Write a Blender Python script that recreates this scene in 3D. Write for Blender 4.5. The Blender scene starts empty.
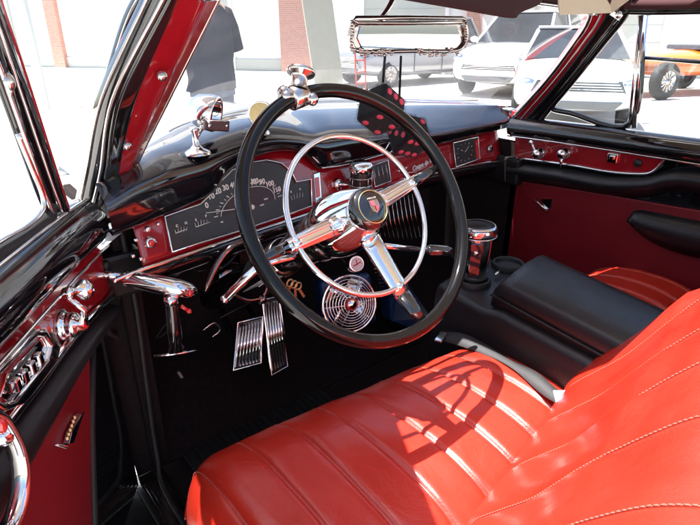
import bpy, bmesh, math, random
from math import sin, cos, tan, pi, radians, atan, atan2, sqrt
from mathutils import Vector, Matrix, noise
V = Vector
random.seed(7)
scn = bpy.context.scene
C = bpy.data.collections.new('place'); scn.collection.children.link(C)

# ------------------------------------------------------------------ camera
F, HY, VX = 540.0, 30.0, -130.0
pitch = atan((262.5-HY)/F); yaw = atan((350-VX)/(F/cos(pitch)))
CAM = V((-1.015, 0, 1.38))
FW = V((sin(yaw)*cos(pitch), cos(yaw)*cos(pitch), -sin(pitch)))
RT = V((cos(yaw), -sin(yaw), 0)); UP = RT.cross(FW)*1.0
cd = bpy.data.cameras.new('camera'); cam = bpy.data.objects.new('camera', cd); C.objects.link(cam)
cd.sensor_width = 36; cd.lens = 36*F/700; cd.clip_start = .02; cd.clip_end = 600
cam.matrix_world = Matrix.Translation(CAM) @ Matrix((RT, UP, -FW)).transposed().to_4x4()
scn.camera = cam
def ray(x, y): return FW + RT*((x-350)/F) + UP*((262.5-y)/F)
def P(x, y, ax, v):
    r = ray(x, y); i = 'XYZ'.index(ax)
    return CAM + r*((v-CAM[i])/r[i])

# ------------------------------------------------------------------ materials
MATS = {}
def mat(name, col=(.5,.5,.5), rough=.5, metal=0, bump=0, bscale=200, coat=0, var=0, vscale=6, spec=.5, rvar=0, emit=None, sheen=0, detail=4):
    m = bpy.data.materials.new(name); m.use_nodes = True; nt = m.node_tree; N = nt.nodes; L = nt.links
    b = N['Principled BSDF']; b.inputs['Base Color'].default_value = (*col, 1)
    b.inputs['Roughness'].default_value = rough; b.inputs['Metallic'].default_value = metal
    b.inputs['Coat Weight'].default_value = coat; b.inputs['Coat Roughness'].default_value = .03
    b.inputs['Specular IOR Level'].default_value = spec
    if sheen: b.inputs['Sheen Weight'].default_value = sheen
    tc = N.new('ShaderNodeTexCoord')
    if var or rvar:
        n = N.new('ShaderNodeTexNoise'); n.inputs['Scale'].default_value = vscale; n.inputs['Detail'].default_value = 6
        L.new(tc.outputs['Object'], n.inputs['Vector'])
        if var:
            mx = N.new('ShaderNodeMix'); mx.data_type = 'RGBA'
            mx.inputs[6].default_value = (*[c*(1-var) for c in col], 1); mx.inputs[7].default_value = (*[min(1, c*(1+var)) for c in col], 1)
            L.new(n.outputs['Fac'], mx.inputs[0]); L.new(mx.outputs[2], b.inputs['Base Color'])
        if rvar:
            mr = N.new('ShaderNodeMapRange'); mr.inputs['From Min'].default_value = .3; mr.inputs['From Max'].default_value = .7
            mr.inputs['To Min'].default_value = max(0, rough-rvar); mr.inputs['To Max'].default_value = rough+rvar
            L.new(n.outputs['Fac'], mr.inputs['Value']); L.new(mr.outputs[0], b.inputs['Roughness'])
    if bump:
        n2 = N.new('ShaderNodeTexNoise'); n2.inputs['Scale'].default_value = bscale; n2.inputs['Detail'].default_value = detail
        L.new(tc.outputs['Object'], n2.inputs['Vector'])
        bp = N.new('ShaderNodeBump'); bp.inputs['Strength'].default_value = bump; bp.inputs['Distance'].default_value = .002
        L.new(n2.outputs['Fac'], bp.inputs['Height']); L.new(bp.outputs['Normal'], b.inputs['Normal'])
    if emit:
        b.inputs['Emission Color'].default_value = (*emit[0], 1); b.inputs['Emission Strength'].default_value = emit[1]
    MATS[name] = m; return m
def glassmat(name, tint=(1,1,1), refl=.08, rough=0.0, veil=0.0):
    m = bpy.data.materials.new(name); m.use_nodes = True; nt = m.node_tree; N = nt.nodes; L = nt.links
    N.remove(N['Principled BSDF']); out = N['Material Output']
    tr = N.new('ShaderNodeBsdfTransparent'); tr.inputs[0].default_value = (*tint, 1)
    gl = N.new('ShaderNodeBsdfGlossy'); gl.inputs['Roughness'].default_value = rough
    lw = N.new('ShaderNodeLayerWeight'); lw.inputs[0].default_value = .25
    mr = N.new('ShaderNodeMapRange'); mr.inputs['To Min'].default_value = refl; mr.inputs['To Max'].default_value = .35
    L.new(lw.outputs['Fresnel'], mr.inputs['Value'])
    mx = N.new('ShaderNodeMixShader'); L.new(mr.outputs[0], mx.inputs[0]); L.new(tr.outputs[0], mx.inputs[1]); L.new(gl.outputs[0], mx.inputs[2])
    last = mx.outputs[0]
    if veil:   # dust and smears on the pane, whitened to stand in for glare haze
        df = N.new('ShaderNodeBsdfDiffuse'); df.inputs[0].default_value = (.8, .8, .8, 1)
        tl = N.new('ShaderNodeBsdfTranslucent'); tl.inputs[0].default_value = (.8, .8, .8, 1)
        m3 = N.new('ShaderNodeMixShader'); m3.inputs[0].default_value = .5; L.new(df.outputs[0], m3.inputs[1]); L.new(tl.outputs[0], m3.inputs[2])
        n = N.new('ShaderNodeTexNoise'); n.inputs['Scale'].default_value = 5; n.inputs['Detail'].default_value = 8; n.inputs['Distortion'].default_value = 1.5
        tc = N.new('ShaderNodeTexCoord'); L.new(tc.outputs['Object'], n.inputs['Vector'])
        r2 = N.new('ShaderNodeMapRange'); r2.inputs['From Min'].default_value = .35; r2.inputs['From Max'].default_value = .75
        r2.inputs['To Min'].default_value = veil*.5; r2.inputs['To Max'].default_value = veil*2
        L.new(n.outputs['Fac'], r2.inputs['Value'])
        m4 = N.new('ShaderNodeMixShader'); L.new(r2.outputs[0], m4.inputs[0]); L.new(last, m4.inputs[1]); L.new(m3.outputs[0], m4.inputs[2]); last = m4.outputs[0]
    L.new(last, out.inputs['Surface']); MATS[name] = m; return m

BLK = mat('black_enamel', (.006,.006,.007), .05, coat=.8, spec=.6, bump=.03, bscale=25, rvar=.03, vscale=14)
PAD = mat('waxed_black_lacquer', (.006,.006,.008), .07, coat=1, spec=1, bump=.03, bscale=12, rvar=.03, vscale=9); PAD.node_tree.nodes['Principled BSDF'].inputs['IOR'].default_value = 1.5
RED = mat('red_enamel', (.31,.007,.013), .18, coat=1, var=.15, vscale=40, bump=.05, bscale=60)
VIS = mat('oxblood_cloth', (.035,.005,.008), .9, bump=.3, bscale=500)
REDD = mat('dark_red_vinyl', (.19,.007,.012), .45, bump=.25, bscale=350, var=.2)
CHR = mat('chrome', (.86,.85,.84), .06, 1, bump=.05, bscale=30, rvar=.04, vscale=30)
CHRD = mat('aged_chrome', (.55,.5,.47), .16, 1, bump=.12, bscale=80, rvar=.08, vscale=60)
SMK = mat('smoky_chrome', (.10,.10,.11), .09, 1, bump=.5, bscale=22, rvar=.05, vscale=30)
SCR = mat('satin_silver', (.85,.85,.82), .35, .35)
DCH = mat('dark_chrome', (.20,.14,.13), .12, 1, bump=.1, bscale=40)
VIN = mat('black_vinyl', (.012,.012,.013), .36, bump=.3, bscale=420, rvar=.07, vscale=20)
RUB = mat('black_rubber', (.012,.012,.012), .6, bump=.2)
CPT = mat('black_carpet', (.020,.014,.014), .98, bump=1, bscale=900, var=.5, vscale=90, sheen=.0, spec=.15)
MECH = mat('greasy_black_metal', (.015,.014,.014), .4, .3, bump=.3, bscale=60, var=.4)
BEIGE = mat('beige_headliner', (.50,.45,.35), .9, bump=.4, bscale=500, var=.1)
WEB = mat('grey_webbing', (.035,.035,.038), .6, bump=.6, bscale=700, var=.15)
WHL = mat('black_bakelite', (.004,.004,.004), .07, spec=.35)
WHT = mat('white_plastic', (.75,.75,.73), .4)
IVO = mat('ivory_print', (.8,.78,.7), .5)
GFACE = mat('gauge_face', (.032,.030,.029), .35, var=.3, vscale=50)
GRED = mat('maroon_dial', (.035,.008,.010), .35)
REDL = mat('red_lens', (.6,.02,.02), .12, coat=1)
AMB = mat('brass', (.55,.42,.20), .35, .8, bump=.1)
BLUE = mat('blue_hammered_paint', (.012,.04,.12), .3, .3, bump=.6, bscale=120)
FUZ = mat('black_plush', (.008,.008,.009), 1, bump=1, bscale=600, spec=.1, sheen=.15)
PINK = mat('pink_felt', (.62,.07,.12), .95, bump=.6, bscale=500)
THR = mat('pale_thread', (.42,.10,.07), .7)
WGL = glassmat('windshield_glass', (.97,.98,.98), .04, veil=.065)
GLS = glassmat('window_glass', (.93,.95,.95), .06, veil=.02)
LENS = glassmat('lens_glass', (.95,.95,.95), .05)
MIR = mat('mirror_silver', (.92,.93,.94), .01, 1)
# exterior
CONC = mat('pale_concrete', (.50,.48,.45), .9, var=.16, vscale=.6, bump=.4, bscale=30)
WPAINT = mat('white_car_paint', (.72,.72,.72), .25, coat=1)
SILV = mat('silver_car_paint', (.42,.43,.45), .3, .5, coat=1)
BODYP = mat('pearl_white_paint', (.6,.6,.62), .12, .1, coat=1, rvar=.03, vscale=5, bump=.02, bscale=8)
ORG = mat('orange_car_paint', (.75,.16,.02), .25, coat=1)
DGL = mat('dark_car_glass', (.06,.07,.08), .05, 0, coat=1)
TYRE = mat('tyre_rubber', (.02,.02,.02), .8, bump=.4, bscale=60)
STUC = mat('white_stucco', (.84,.83,.81), .9, bump=.5, bscale=40, var=.06)
DOORG = mat('grey_painted_door', (.5,.52,.47), .6, var=.08)
OLIV = mat('cream_board', (.42,.41,.33), .8, var=.1)
SHIRT = mat('charcoal_cotton', (.045,.044,.045), .95, bump=.25, bscale=9, var=.25, vscale=6, detail=2, spec=.1)
JEAN = mat('blue_denim', (.05,.07,.12), .95, bump=.4, bscale=300)
SKIN = mat('skin', (.55,.32,.22), .55, var=.08)
HAIR = mat('grey_brown_hair', (.09,.06,.045), .8, bump=.8, bscale=150)
YEL = mat('yellow_plastic', (.7,.5,.02), .5)
BLUP = mat('blue_plastic', (.03,.09,.42), .5)

def brickmat():
    m = bpy.data.materials.new('red_brick'); m.use_nodes = True; N = m.node_tree.nodes; L = m.node_tree.links
    b = N['Principled BSDF']; b.inputs['Roughness'].default_value = .9
    tc = N.new('ShaderNodeTexCoord'); mp = N.new('ShaderNodeMapping'); mp.inputs['Rotation'].default_value = (radians(90), 0, 0)
    br = N.new('ShaderNodeTexBrick'); br.inputs['Color1'].default_value = (.55,.27,.2,1); br.inputs['Color2'].default_value = (.48,.22,.17,1); br.inputs['Mortar'].default_value = (.5,.46,.4,1)
    br.inputs['Scale'].default_value = 4; L.new(tc.outputs['Object'], mp.inputs[0]); L.new(mp.outputs[0], br.inputs['Vector']); L.new(br.outputs['Color'], b.inputs['Base Color'])
    MATS['red_brick'] = m; return m
BRK = brickmat()

def leathermat(name='red_leather', base=(.50,.013,.012)):
    m = bpy.data.materials.new(name); m.use_nodes = True; N = m.node_tree.nodes; L = m.node_tree.links
    b = N['Principled BSDF']; b.inputs['Roughness'].default_value = .36; b.inputs['Specular IOR Level'].default_value = .5; b.inputs['Coat Weight'].default_value = .3; b.inputs['Coat Roughness'].default_value = .22
    tc = N.new('ShaderNodeTexCoord')
    n1 = N.new('ShaderNodeTexNoise'); n1.inputs['Scale'].default_value = 7; n1.inputs['Detail'].default_value = 5; L.new(tc.outputs['Object'], n1.inputs['Vector'])
    cr = N.new('ShaderNodeMix'); cr.data_type = 'RGBA'; cr.inputs[6].default_value = (*[c*.86 for c in base], 1); cr.inputs[7].default_value = (base[0]*1.12, base[1]*1.5, base[2]*1.3, 1)
    L.new(n1.outputs['Fac'], cr.inputs[0])
    # fine scuffs
    n3 = N.new('ShaderNodeTexNoise'); n3.inputs['Scale'].default_value = 45; n3.inputs['Detail'].default_value = 8; n3.inputs['Roughness'].default_value = .75; L.new(tc.outputs['Object'], n3.inputs['Vector'])
    r3 = N.new('ShaderNodeMapRange'); r3.inputs['From Min'].default_value = .66; r3.inputs['From Max'].default_value = .8; r3.inputs['To Max'].default_value = .25; L.new(n3.outputs['Fac'], r3.inputs['Value'])
    c2 = N.new('ShaderNodeMix'); c2.data_type = 'RGBA'; c2.inputs[7].default_value = (.62,.25,.2,1); L.new(r3.outputs[0], c2.inputs[0]); L.new(cr.outputs[2], c2.inputs[6])
    L.new(c2.outputs[2], b.inputs['Base Color'])
    rr = N.new('ShaderNodeMapRange'); rr.inputs['From Min'].default_value = .3; rr.inputs['From Max'].default_value = .7; rr.inputs['To Min'].default_value = .27; rr.inputs['To Max'].default_value = .46
    L.new(n1.outputs['Fac'], rr.inputs['Value']); L.new(rr.outputs[0], b.inputs['Roughness'])
    vo = N.new('ShaderNodeTexVoronoi'); vo.inputs['Scale'].default_value = 320; L.new(tc.outputs['Object'], vo.inputs['Vector'])
    n2 = N.new('ShaderNodeTexNoise'); n2.inputs['Scale'].default_value = 11; n2.inputs['Detail'].default_value = 3; n2.inputs['Distortion'].default_value = 1.2; L.new(tc.outputs['Object'], n2.inputs['Vector'])
    b1 = N.new('ShaderNodeBump'); b1.inputs['Strength'].default_value = .16; b1.inputs['Distance'].default_value = .001; L.new(vo.outputs['Distance'], b1.inputs['Height'])
    b2 = N.new('ShaderNodeBump'); b2.inputs['Strength'].default_value = .35; b2.inputs['Distance'].default_value = .008; L.new(n2.outputs['Fac'], b2.inputs['Height']); L.new(b1.outputs[0], b2.inputs['Normal'])
    L.new(b2.outputs[0], b.inputs['Normal']); MATS[name] = m; return m
LEA = leathermat(base=(.45,.018,.009))

# ------------------------------------------------------------------ mesh helpers
class MB:
    def __init__(s): s.v = []; s.f = []; s.m = []; s.sm = []
    def add(s, vs, fs, mi=0, smooth=True):
        o = len(s.v); s.v += [tuple(v) for v in vs]
        for f in fs: s.f.append([i+o for i in f]); s.m.append(mi); s.sm.append(smooth)
        return s
    def box(s, c, size, mi=0, R=None, smooth=False):
        c = V(c); h = V(size)/2; R = R or Matrix.Identity(3)
        vs = [c + R @ V((x*h.x, y*h.y, z*h.z)) for x in (-1,1) for y in (-1,1) for z in (-1,1)]
        return s.add(vs, [(0,1,3,2),(4,6,7,5),(0,4,5,1),(2,3,7,6),(0,2,6,4),(1,5,7,3)], mi, smooth)
    def rings(s, R, mi=0, closed=False, cap=True, smooth=True):
        n = len(R[0]); vs = [p for r in R for p in r]; fs = []
        k = len(R)
        for i in range(k if closed else k-1):
            for j in range(n):
                a = i*n+j; b = i*n+(j+1) % n; c = ((i+1) % k)*n+(j+1) % n; d = ((i+1) % k)*n+j
                fs.append((a,b,c,d))
        if cap and not closed: fs.append(tuple(range(n-1,-1,-1))); fs.append(tuple((k-1)*n+j for j in range(n)))
        return s.add(vs, fs, mi, smooth)
    def tube(s, pts, r, seg=10, mi=0, cap=True, flat=1.0, up=None, closed=False):
        pts = [V(p) for p in pts]; n = len(pts); R = []
        pr = up and V(up)
        for i, p in enumerate(pts):
            if closed: t = (pts[(i+1) % n]-pts[i-1]).normalized()
            else: t = ((pts[i+1] if i < n-1 else p)-(pts[i-1] if i > 0 else p)).normalized()
            if pr is None: pr = V((0,0,1)) if abs(t.z) < .9 else V((1,0,0))
            a = t.cross(pr).normalized(); b = a.cross(t).normalized(); pr = b
            rr = r[i] if isinstance(r, (list, tuple)) else r
            R.append([p + a*rr*cos(2*pi*k/seg) + b*rr*flat*sin(2*pi*k/seg) for k in range(seg)])
        return s.rings(R, mi, closed=closed, cap=cap)
    def lathe(s, o, ax, prof, seg=28, mi=0, cap=False):
        o = V(o); ax = V(ax).normalized(); h = V((0,0,1)) if abs(ax.z) < .9 else V((1,0,0))
        a = ax.cross(h).normalized(); b = a.cross(ax)
        R = [[o + ax*z + (a*cos(2*pi*k/seg)+b*sin(2*pi*k/seg))*max(r,1e-5) for k in range(seg)] for r, z in prof]
        return s.rings(R, mi, cap=cap)
    def prism(s, outline, off, mi=0, smooth=False):
        """closed outline of 3D points extruded by vector(s) off"""
        n = len(outline); o = [V(p) for p in outline]; q = [p+(off[i] if isinstance(off, list) else off) for i, p in enumerate(o)]
        fs = [tuple(range(n)), tuple(range(2*n-1, n-1, -1))] + [(i, n+i, n+(i+1) % n, (i+1) % n) for i in range(n)]
        return s.add(o+q, fs, mi, smooth)
    def grid(s, G, mi=0, flip=False, smooth=True):
        n = len(G[0]); vs = [p for r in G for p in r]; fs = []
        for i in range(len(G)-1):
            for j in range(n-1):
                f = (i*n+j, i*n+j+1, (i+1)*n+j+1, (i+1)*n+j); fs.append(f[::-1] if flip else f)
        return s.add(vs, fs, mi, smooth)
    def ball(s, c, r, seg=16, mi=0):
        c = V(c); r = V(r) if not isinstance(r, (int, float)) else V((r,r,r)); R = []
        for i in range(seg//2+1):
            t = pi*i/(seg//2); R.append([c + V((r.x*max(sin(t),.001)*cos(2*pi*k/seg), r.y*max(sin(t),.001)*sin(2*pi*k/seg), -r.z*cos(t))) for k in range(seg)])
        return s.rings(R, mi, cap=False)
    def build(s, name, mats, parent=None, loc=None, bevel=0, sub=0, solid=0, seg=2, label=None, fix=True):
        me = bpy.data.meshes.new(name); me.from_pydata(s.v, [], s.f); me.update()
        for i, p in enumerate(me.polygons): p.material_index = s.m[i]; p.use_smooth = s.sm[i]
        if fix:
            bm = bmesh.new(); bm.from_mesh(me); bmesh.ops.recalc_face_normals(bm, faces=bm.faces[:]); bm.to_mesh(me); bm.free()
        for m in (mats if isinstance(mats, (list, tuple)) else [mats]): me.materials.append(m)
        o = bpy.data.objects.new(name, me); C.objects.link(o)
        if parent: o.parent = parent
        if loc: o.location = loc
        if solid:
            md = o.modifiers.new('solid', 'SOLIDIFY'); md.thickness = solid; md.offset = 0
        if bevel:
            md = o.modifiers.new('bevel', 'BEVEL'); md.width = bevel; md.segments = seg; md.limit_method = 'ANGLE'; md.angle_limit = radians(35)
            me.shade_smooth() if False else None
        if sub:
            md = o.modifiers.new('sub', 'SUBSURF'); md.levels = sub; md.render_levels = sub
        if label: o['label'] = label
        return o
def empty(name, loc=(0,0,0), rz=0, parent=None):
    o = bpy.data.objects.new(name, None); C.objects.link(o); o.location = loc; o.rotation_euler = (0,0,rz); o.empty_display_size = .1
    if parent: o.parent = parent
    return o
def tag(o, label=None, cat=None, group=None, kind=None):
    if label: o['label'] = label
    if cat: o['category'] = cat
    if group: o['group'] = group
    if kind: o['kind'] = kind
    return o
def cr(pts, n=8):
    """Catmull-Rom through points (Vectors or tuples)"""
    p = [V(q) for q in pts]; p = [p[0]*2-p[1]] + p + [p[-1]*2-p[-2]]; out = []
    for i in range(1, len(p)-2):
        for k in range(n):
            t = k/n; a, b, c, d = p[i-1], p[i], p[i+1], p[i+2]
            out.append(.5*((2*b)+(c-a)*t+(2*a-5*b+4*c-d)*t*t+(3*b-a-3*c+d)*t*t*t))
    out.append(p[-2]); return out
def lerp1(tab, x):
    if x <= tab[0][0]: return tab[0][1]
    for (a, u), (b, v) in zip(tab, tab[1:]):
        if x <= b: return u+(v-u)*(x-a)/(b-a)
    return tab[-1][1]
def text_mesh(txt, size, depth=.0006, shear=0, align='CENTER'):
    cu = bpy.data.curves.new('t', 'FONT'); cu.body = txt; cu.size = size; cu.extrude = depth; cu.align_x = align; cu.align_y = 'CENTER'; cu.shear = shear; cu.offset = size*.02; cu.resolution_u = 3
    o = bpy.data.objects.new('t', cu); C.objects.link(o); bpy.context.view_layer.update()
    me = bpy.data.meshes.new_from_object(o.evaluated_get(bpy.context.evaluated_depsgraph_get()))
    vs = [v.co.copy() for v in me.vertices]; fs = [tuple(p.vertices) for p in me.polygons]
    bpy.data.objects.remove(o); bpy.data.curves.remove(cu); bpy.data.meshes.remove(me); return vs, fs
def add_text(mb, txt, size, o, ex, ey, mi=0, shear=0, depth=.0006):
    vs, fs = text_mesh(txt, size, depth, shear); ex = V(ex).normalized(); ey = V(ey).normalized(); ez = ex.cross(ey)
    mb.add([V(o)+ex*v.x+ey*v.y+ez*v.z for v in vs], fs, mi, False)

# ------------------------------------------------------------------ THE CAR
car = empty('vintage_car', (0, 0, 0))
tag(car, 'vintage car with red leather seats, black dashboard, black steering wheel and open driver door', 'car')

# ---- dashboard surface: bowed in plan, face leaning away
YD = [(-.80,1.04),(-.73,1.054),(-.563,1.087),(-.255,1.14),(.072,1.186),(.35,1.225),(.49,1.235),(.60,1.225),(.76,1.19)]
DK = .28
def yd(x): return (lerp1(YD, x-.04)+lerp1(YD, x)*2+lerp1(YD, x+.04))/4
def DP(px, py, off=0):
    X = 0; r = ray(px, py); p = None
    Y = 1.15
    for _ in range(25):
        p = CAM + r*((Y-CAM.y)/r.y); Y = .5*Y+.5*(yd(max(-.78, min(.76, p.x)))+DK*(p.z-.93)-off)
    return p
def dframe(p):
    """tangent along the dash and up the dash face at point p"""
    t = V((.02, yd(p.x+.01)-yd(p.x-.01), 0)).normalized(); u = V((0, DK, 1)).normalized(); u = (u - t*u.dot(t)).normalized(); n = t.cross(u); return t, u, n  # n towards +? (t x u)
FACETOP = [(115,238),(150,224),(190,207),(214,195),(226,178),(246,164),(272,155),(295,155),(310,163),(322,172),(345,167),(385,158),(430,150),(470,140),(516,129)]
STRIP = [(112,279),(130,272),(165,260),(200,248),(250,231),(300,215),(340,202),(380,190),(415,178),(453,168),(485,162),(513,159)]
ft = cr([DP(x, y) for x, y in FACETOP], 5); st = cr([DP(x, y) for x, y in STRIP], 5)
def at_x(curve, X):
    for a, b in zip(curve, curve[1:]):
        if (a.x-X)*(b.x-X) <= 0 and abs(b.x-a.x) > 1e-9: return a.lerp(b, (X-a.x)/(b.x-a.x))
    return (curve[0] if abs(curve[0].x-X) < abs(curve[-1].x-X) else curve[-1]).copy()
xs = [-.70+i*(1.40)/90 for i in range(91)]
G = []
for X in xs:
    a = at_x(st, X); b = at_x(ft, X); b.z += .012; b.y += .004
    row = [a.lerp(b, k/5) for k in range(6)]
    for q_ in row: q_.y = yd(q_.x)+DK*(q_.z-.93)+.002
    G.append(row)
dash = empty('dashboard', (0, 0, 0), parent=car)
m = MB(); m.grid(G); m.build('dash_panel', RED, dash, solid=.004, label='dark red lacquered dashboard face')
# chrome strip below the red
m = MB(); m.tube([p+V((0,-.004,-.003)) for p in st], .0055, 10); m.build('chrome_strip', CHR, dash)
# black underside of the dash below the strip
G = []
for X in xs:
    a = at_x(st, X)
    G.append([a+V((0,.004,-.006)), a+V((0,-.006,-.02)), a+V((0,.01,-.05)), a+V((0,.06,-.075)), V((a.x, 1.42, a.z-.09))])
m = MB(); m.grid(G); m.build('lower_roll', BLK, dash)
# black rolled top pad
LIP = [(113,236),(150,221),(190,204),(214,192),(226,175),(246,161),(272,152),(295,152),(310,160),(322,169),(345,164),(385,155),(430,147),(470,137),(518,126)]
BUL = [(106,206),(138,187),(177,172),(203,165),(221,157),(243,148),(270,140),(297,140),(313,143),(327,144),(350,140),(388,136),(430,134),(470,127),(518,119)]
WSB = [(84,212,1.13),(101,200,1.155),(122,174,1.23),(150,148,1.30),(200,123,1.38),(250,110,1.42),(300,103,1.44),(350,101,1.44),(400,101,1.42),(450,103,1.37),(488,106,1.29),(516,111,1.19)]
lip = cr([DP(x, y, .018) for x, y in LIP], 5)
bul = cr([DP(x, y, .05) for x, y in BUL], 5)
wsb = cr([P(x, y, 'Y', d) for x, y, d in WSB], 6)
print('WSB', [tuple(round(c, 3) for c in P(x, y, 'Y', d)) for x, y, d in WSB])
G = []
for i in range(101):
    t = i/100
    def pick(c): f = t*(len(c)-1); k = min(int(f), len(c)-2); return c[k].lerp(c[k+1], f-k)
    l, b = pick(lip), pick(bul)
    # windscreen base at a matching parameter
    w = at_x(wsb, max(-.735, min(.735, l.x)))
    back = l + V((0, .03, .004))
    c1 = b + V((0, .045, .035)); c1.z = min(c1.z, max(b.z, w.z)+.03)
    c2 = c1.lerp(w, .45) + V((0, 0, .012))
    G.append(cr([back, l, l.lerp(b, .5)+V((0,-.006,-.002)), b, c1, c2, w+V((0,0,.002))], 5))
from mathutils.bvhtree import BVHTree
m = MB(); m.grid(G); TOPB = BVHTree.FromPolygons([V(v) for v in m.v], m.f); m.build('top_pad', PAD, dash, label='glossy black rolled dashboard top')
m = MB(); m.tube(wsb, .009, 8); m.tube([p+V((0,.02,-.004)) for p in wsb], .006, 8); m.build('windshield_base_moulding', CHR, car)
m = MB(); m.tube(cr([DP(x, y, .024) for x, y in [(322,168),(345,165),(368,159),(392,152)]], 5), .002, 6); m.build('thin_trim', CHR, dash)
m = MB(); m.tube(cr([DP(x, y, .03) for x, y in [(206,185),(222,169),(244,157),(270,148),(295,148),(308,153),(320,164)]], 6), .0025, 6); m.build('hood_trim', CHR, dash)
# ---- gauge cluster
GO = [(165,217),(172,252),(200,243),(236,232),(275,219),(312,206),(311,179),(296,182),(291,171),(281,163),(266,160),(248,163),(232,170),(220,182),(209,196),(200,204)]
def dpoly(pts, off, th, mb, mi=0):
    mb.prism([DP(x, y, off) for x, y in pts], V((0, th, 0)), mi)
m = MB(); dpoly(GO, .006, .012, m); gf = m.build('gauge_face', GFACE, dash, label='dark speedometer cluster face')
m = MB(); pl = [DP(x, y, .009) for x, y in GO]; m.tube(pl, .0028, 6, closed=True); m.build('gauge_bezel', CHR, dash)
def arc(cx, cy, rx, ry, a0, a1, n, sk=-.32):
    out = []
    for i in range(n):
        a = radians(a0+(a1-a0)*i/(n-1)); x = cx+rx*cos(a); out.append((x, cy-ry*sin(a)+sk*(x-cx)))
    return out
m = MB()
dpoly(arc(248,208,26,19,180,0,24)+[(278,200),(218,218)][:0], .0075, .002, m); m.build('dial', GRED, dash, label='maroon half round dial centre')
m = MB(); m.tube([DP(x, y, .0085) for x, y in arc(248,208,27,20,180,0,26)], .0009, 5)
for k in range(23):
    a = 176-k*7.8; q = arc(248,208,30,21.5,a,a,2)[0]; q2 = arc(248,208,32.5 if k % 2 else 34,23.5 if k % 2 else 24.5,a,a,2)[0]
    m.tube([DP(*q, .0085), DP(*q2, .0085)], .0008 if k % 2 else .0013, 4)
nums = [('0',204,205),('10',208.7,194.5),('20',216,188.5),('30',224,184.5),('40',232,181.5),('50',238,179.5),('60',243.5,178),('70',249.5,177.5),('80',256,177),('90',263,177.5),('100',271,180),('110',278.5,187)]
for s_, x, y in nums:
    p = DP(250+(x-250)*.94, 208+(y-208)*.86, .0085); t, u, n = dframe(p); add_text(m, s_, .018, p, t, u)
for x, y, s_ in [(177,229,'C'),(186,226,'H'),(196,223,'E'),(206,219,'F'),(300,192,'A'),(291,195,'B')]:
    p = DP(x, y-3, .0085); t, u, n = dframe(p); add_text(m, s_, .008, p, t, u)
for x0, y0 in [(181,231),(201,224),(297,197)]:
    for k in range(5): m.tube([DP(x0-5+k*2.6, y0+3-k*.8, .0085), DP(x0-6+k*3, y0-1-k*.8-(2-abs(k-2))*.7, .0085)], .0006, 4)
for x, y, s_ in [(262,205,'MILES'),(266,199,'00000'),(222,222,'OIL'),(285,199,'FUEL')]:
    p = DP(x, y, .0085); t, u, n = dframe(p); add_text(m, s_, .005, p, t, u)
m.build('gauge_numerals', IVO, dash)
m = MB(); m.tube([DP(251,207,.013), DP(206,213,.012)], [.0014,.0006], 6); m.lathe(DP(251,207,.006), (0,-1,.2), [(.006,0),(.006,.008),(0,.010)])
m.tube([DP(176,233,.012), DP(187,229,.012)], .0009, 4); m.tube([DP(196,227,.012), DP(210,222,.012)], .0009, 4); m.build('needle', IVO, dash)
# left end warning lamp and knobs
def knob(px, py, r, h, name, mt, prof=None, off=0, parent=None, ax=(0,-1,.15), base=None):
    p = DP(px, py, off); m = MB(); m.lathe(p, ax, prof or [(r*1.1,0),(r*1.15,h*.2),(r*.7,h*.4),(r,h*.6),(r,h*.9),(r*.6,h),(0,h*1.02)], 22)
    return m.build(name, mt, parent or dash)
knob(149,242,.011,.014,'knob',CHR); knob(149,242,.007,.018,'warning_lamp',REDL); knob(147,229,.006,.01,'knob',CHR)
for x, y in [(136,240),(133,256),(141,259),(158,224)]: knob(x, y, .0035, .004, 'screw', CHR)
knob(336,184,.015,.018,'ignition_bezel',CHR)
m = MB(); p = DP(344,185,.02); m.tube([DP(338,184,.018), p+V((.012,0,0)), p+V((.026,-.004,-.002))], [.008,.010,.006], 10, flat=.5); m.build('ignition_lever', CHR, dash)
m = MB(); dpoly([(314,174),(320,172),(322,200),(316,203)], .007, .01, m); m.build('tall_chrome_lamp', [CHR], dash, bevel=.001)
m = MB(); dpoly([(315.5,178),(319,177),(320.5,196),(317,198)], .0095, .004, m); m.build('red_lens', [REDL], dash)
# radio
m = MB(); dpoly([(372,166),(388,160),(391,181),(375,187)], .006, .012, m); rd = m.build('radio_face', GFACE, dash)
m = MB(); m.tube([DP(x, y, .008) for x, y in [(372,166),(388,160),(391,181),(375,187)]], .0016, 5, closed=True)
for k in range(4): m.tube([DP(373.5+k*4, 168-k*1.4, .008), DP(376.5+k*4, 183-k*1.4, .008)], .0008, 5)
p = DP(381,172,.008); t, u, n = dframe(p); add_text(m, '55 70 100 140', .0036, p, t, u); m.build('radio_trim', CHR, dash)
m = MB(); m.tube([DP(356,196,.008), DP(393,185,.008)], .004, 8, flat=.6); m.build('chrome_bar', CHR, dash)
for x, y in [(398,171),(405,168),(403,179),(397,165)]: knob(x, y, .004, .008, 'knob', CHR)
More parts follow.
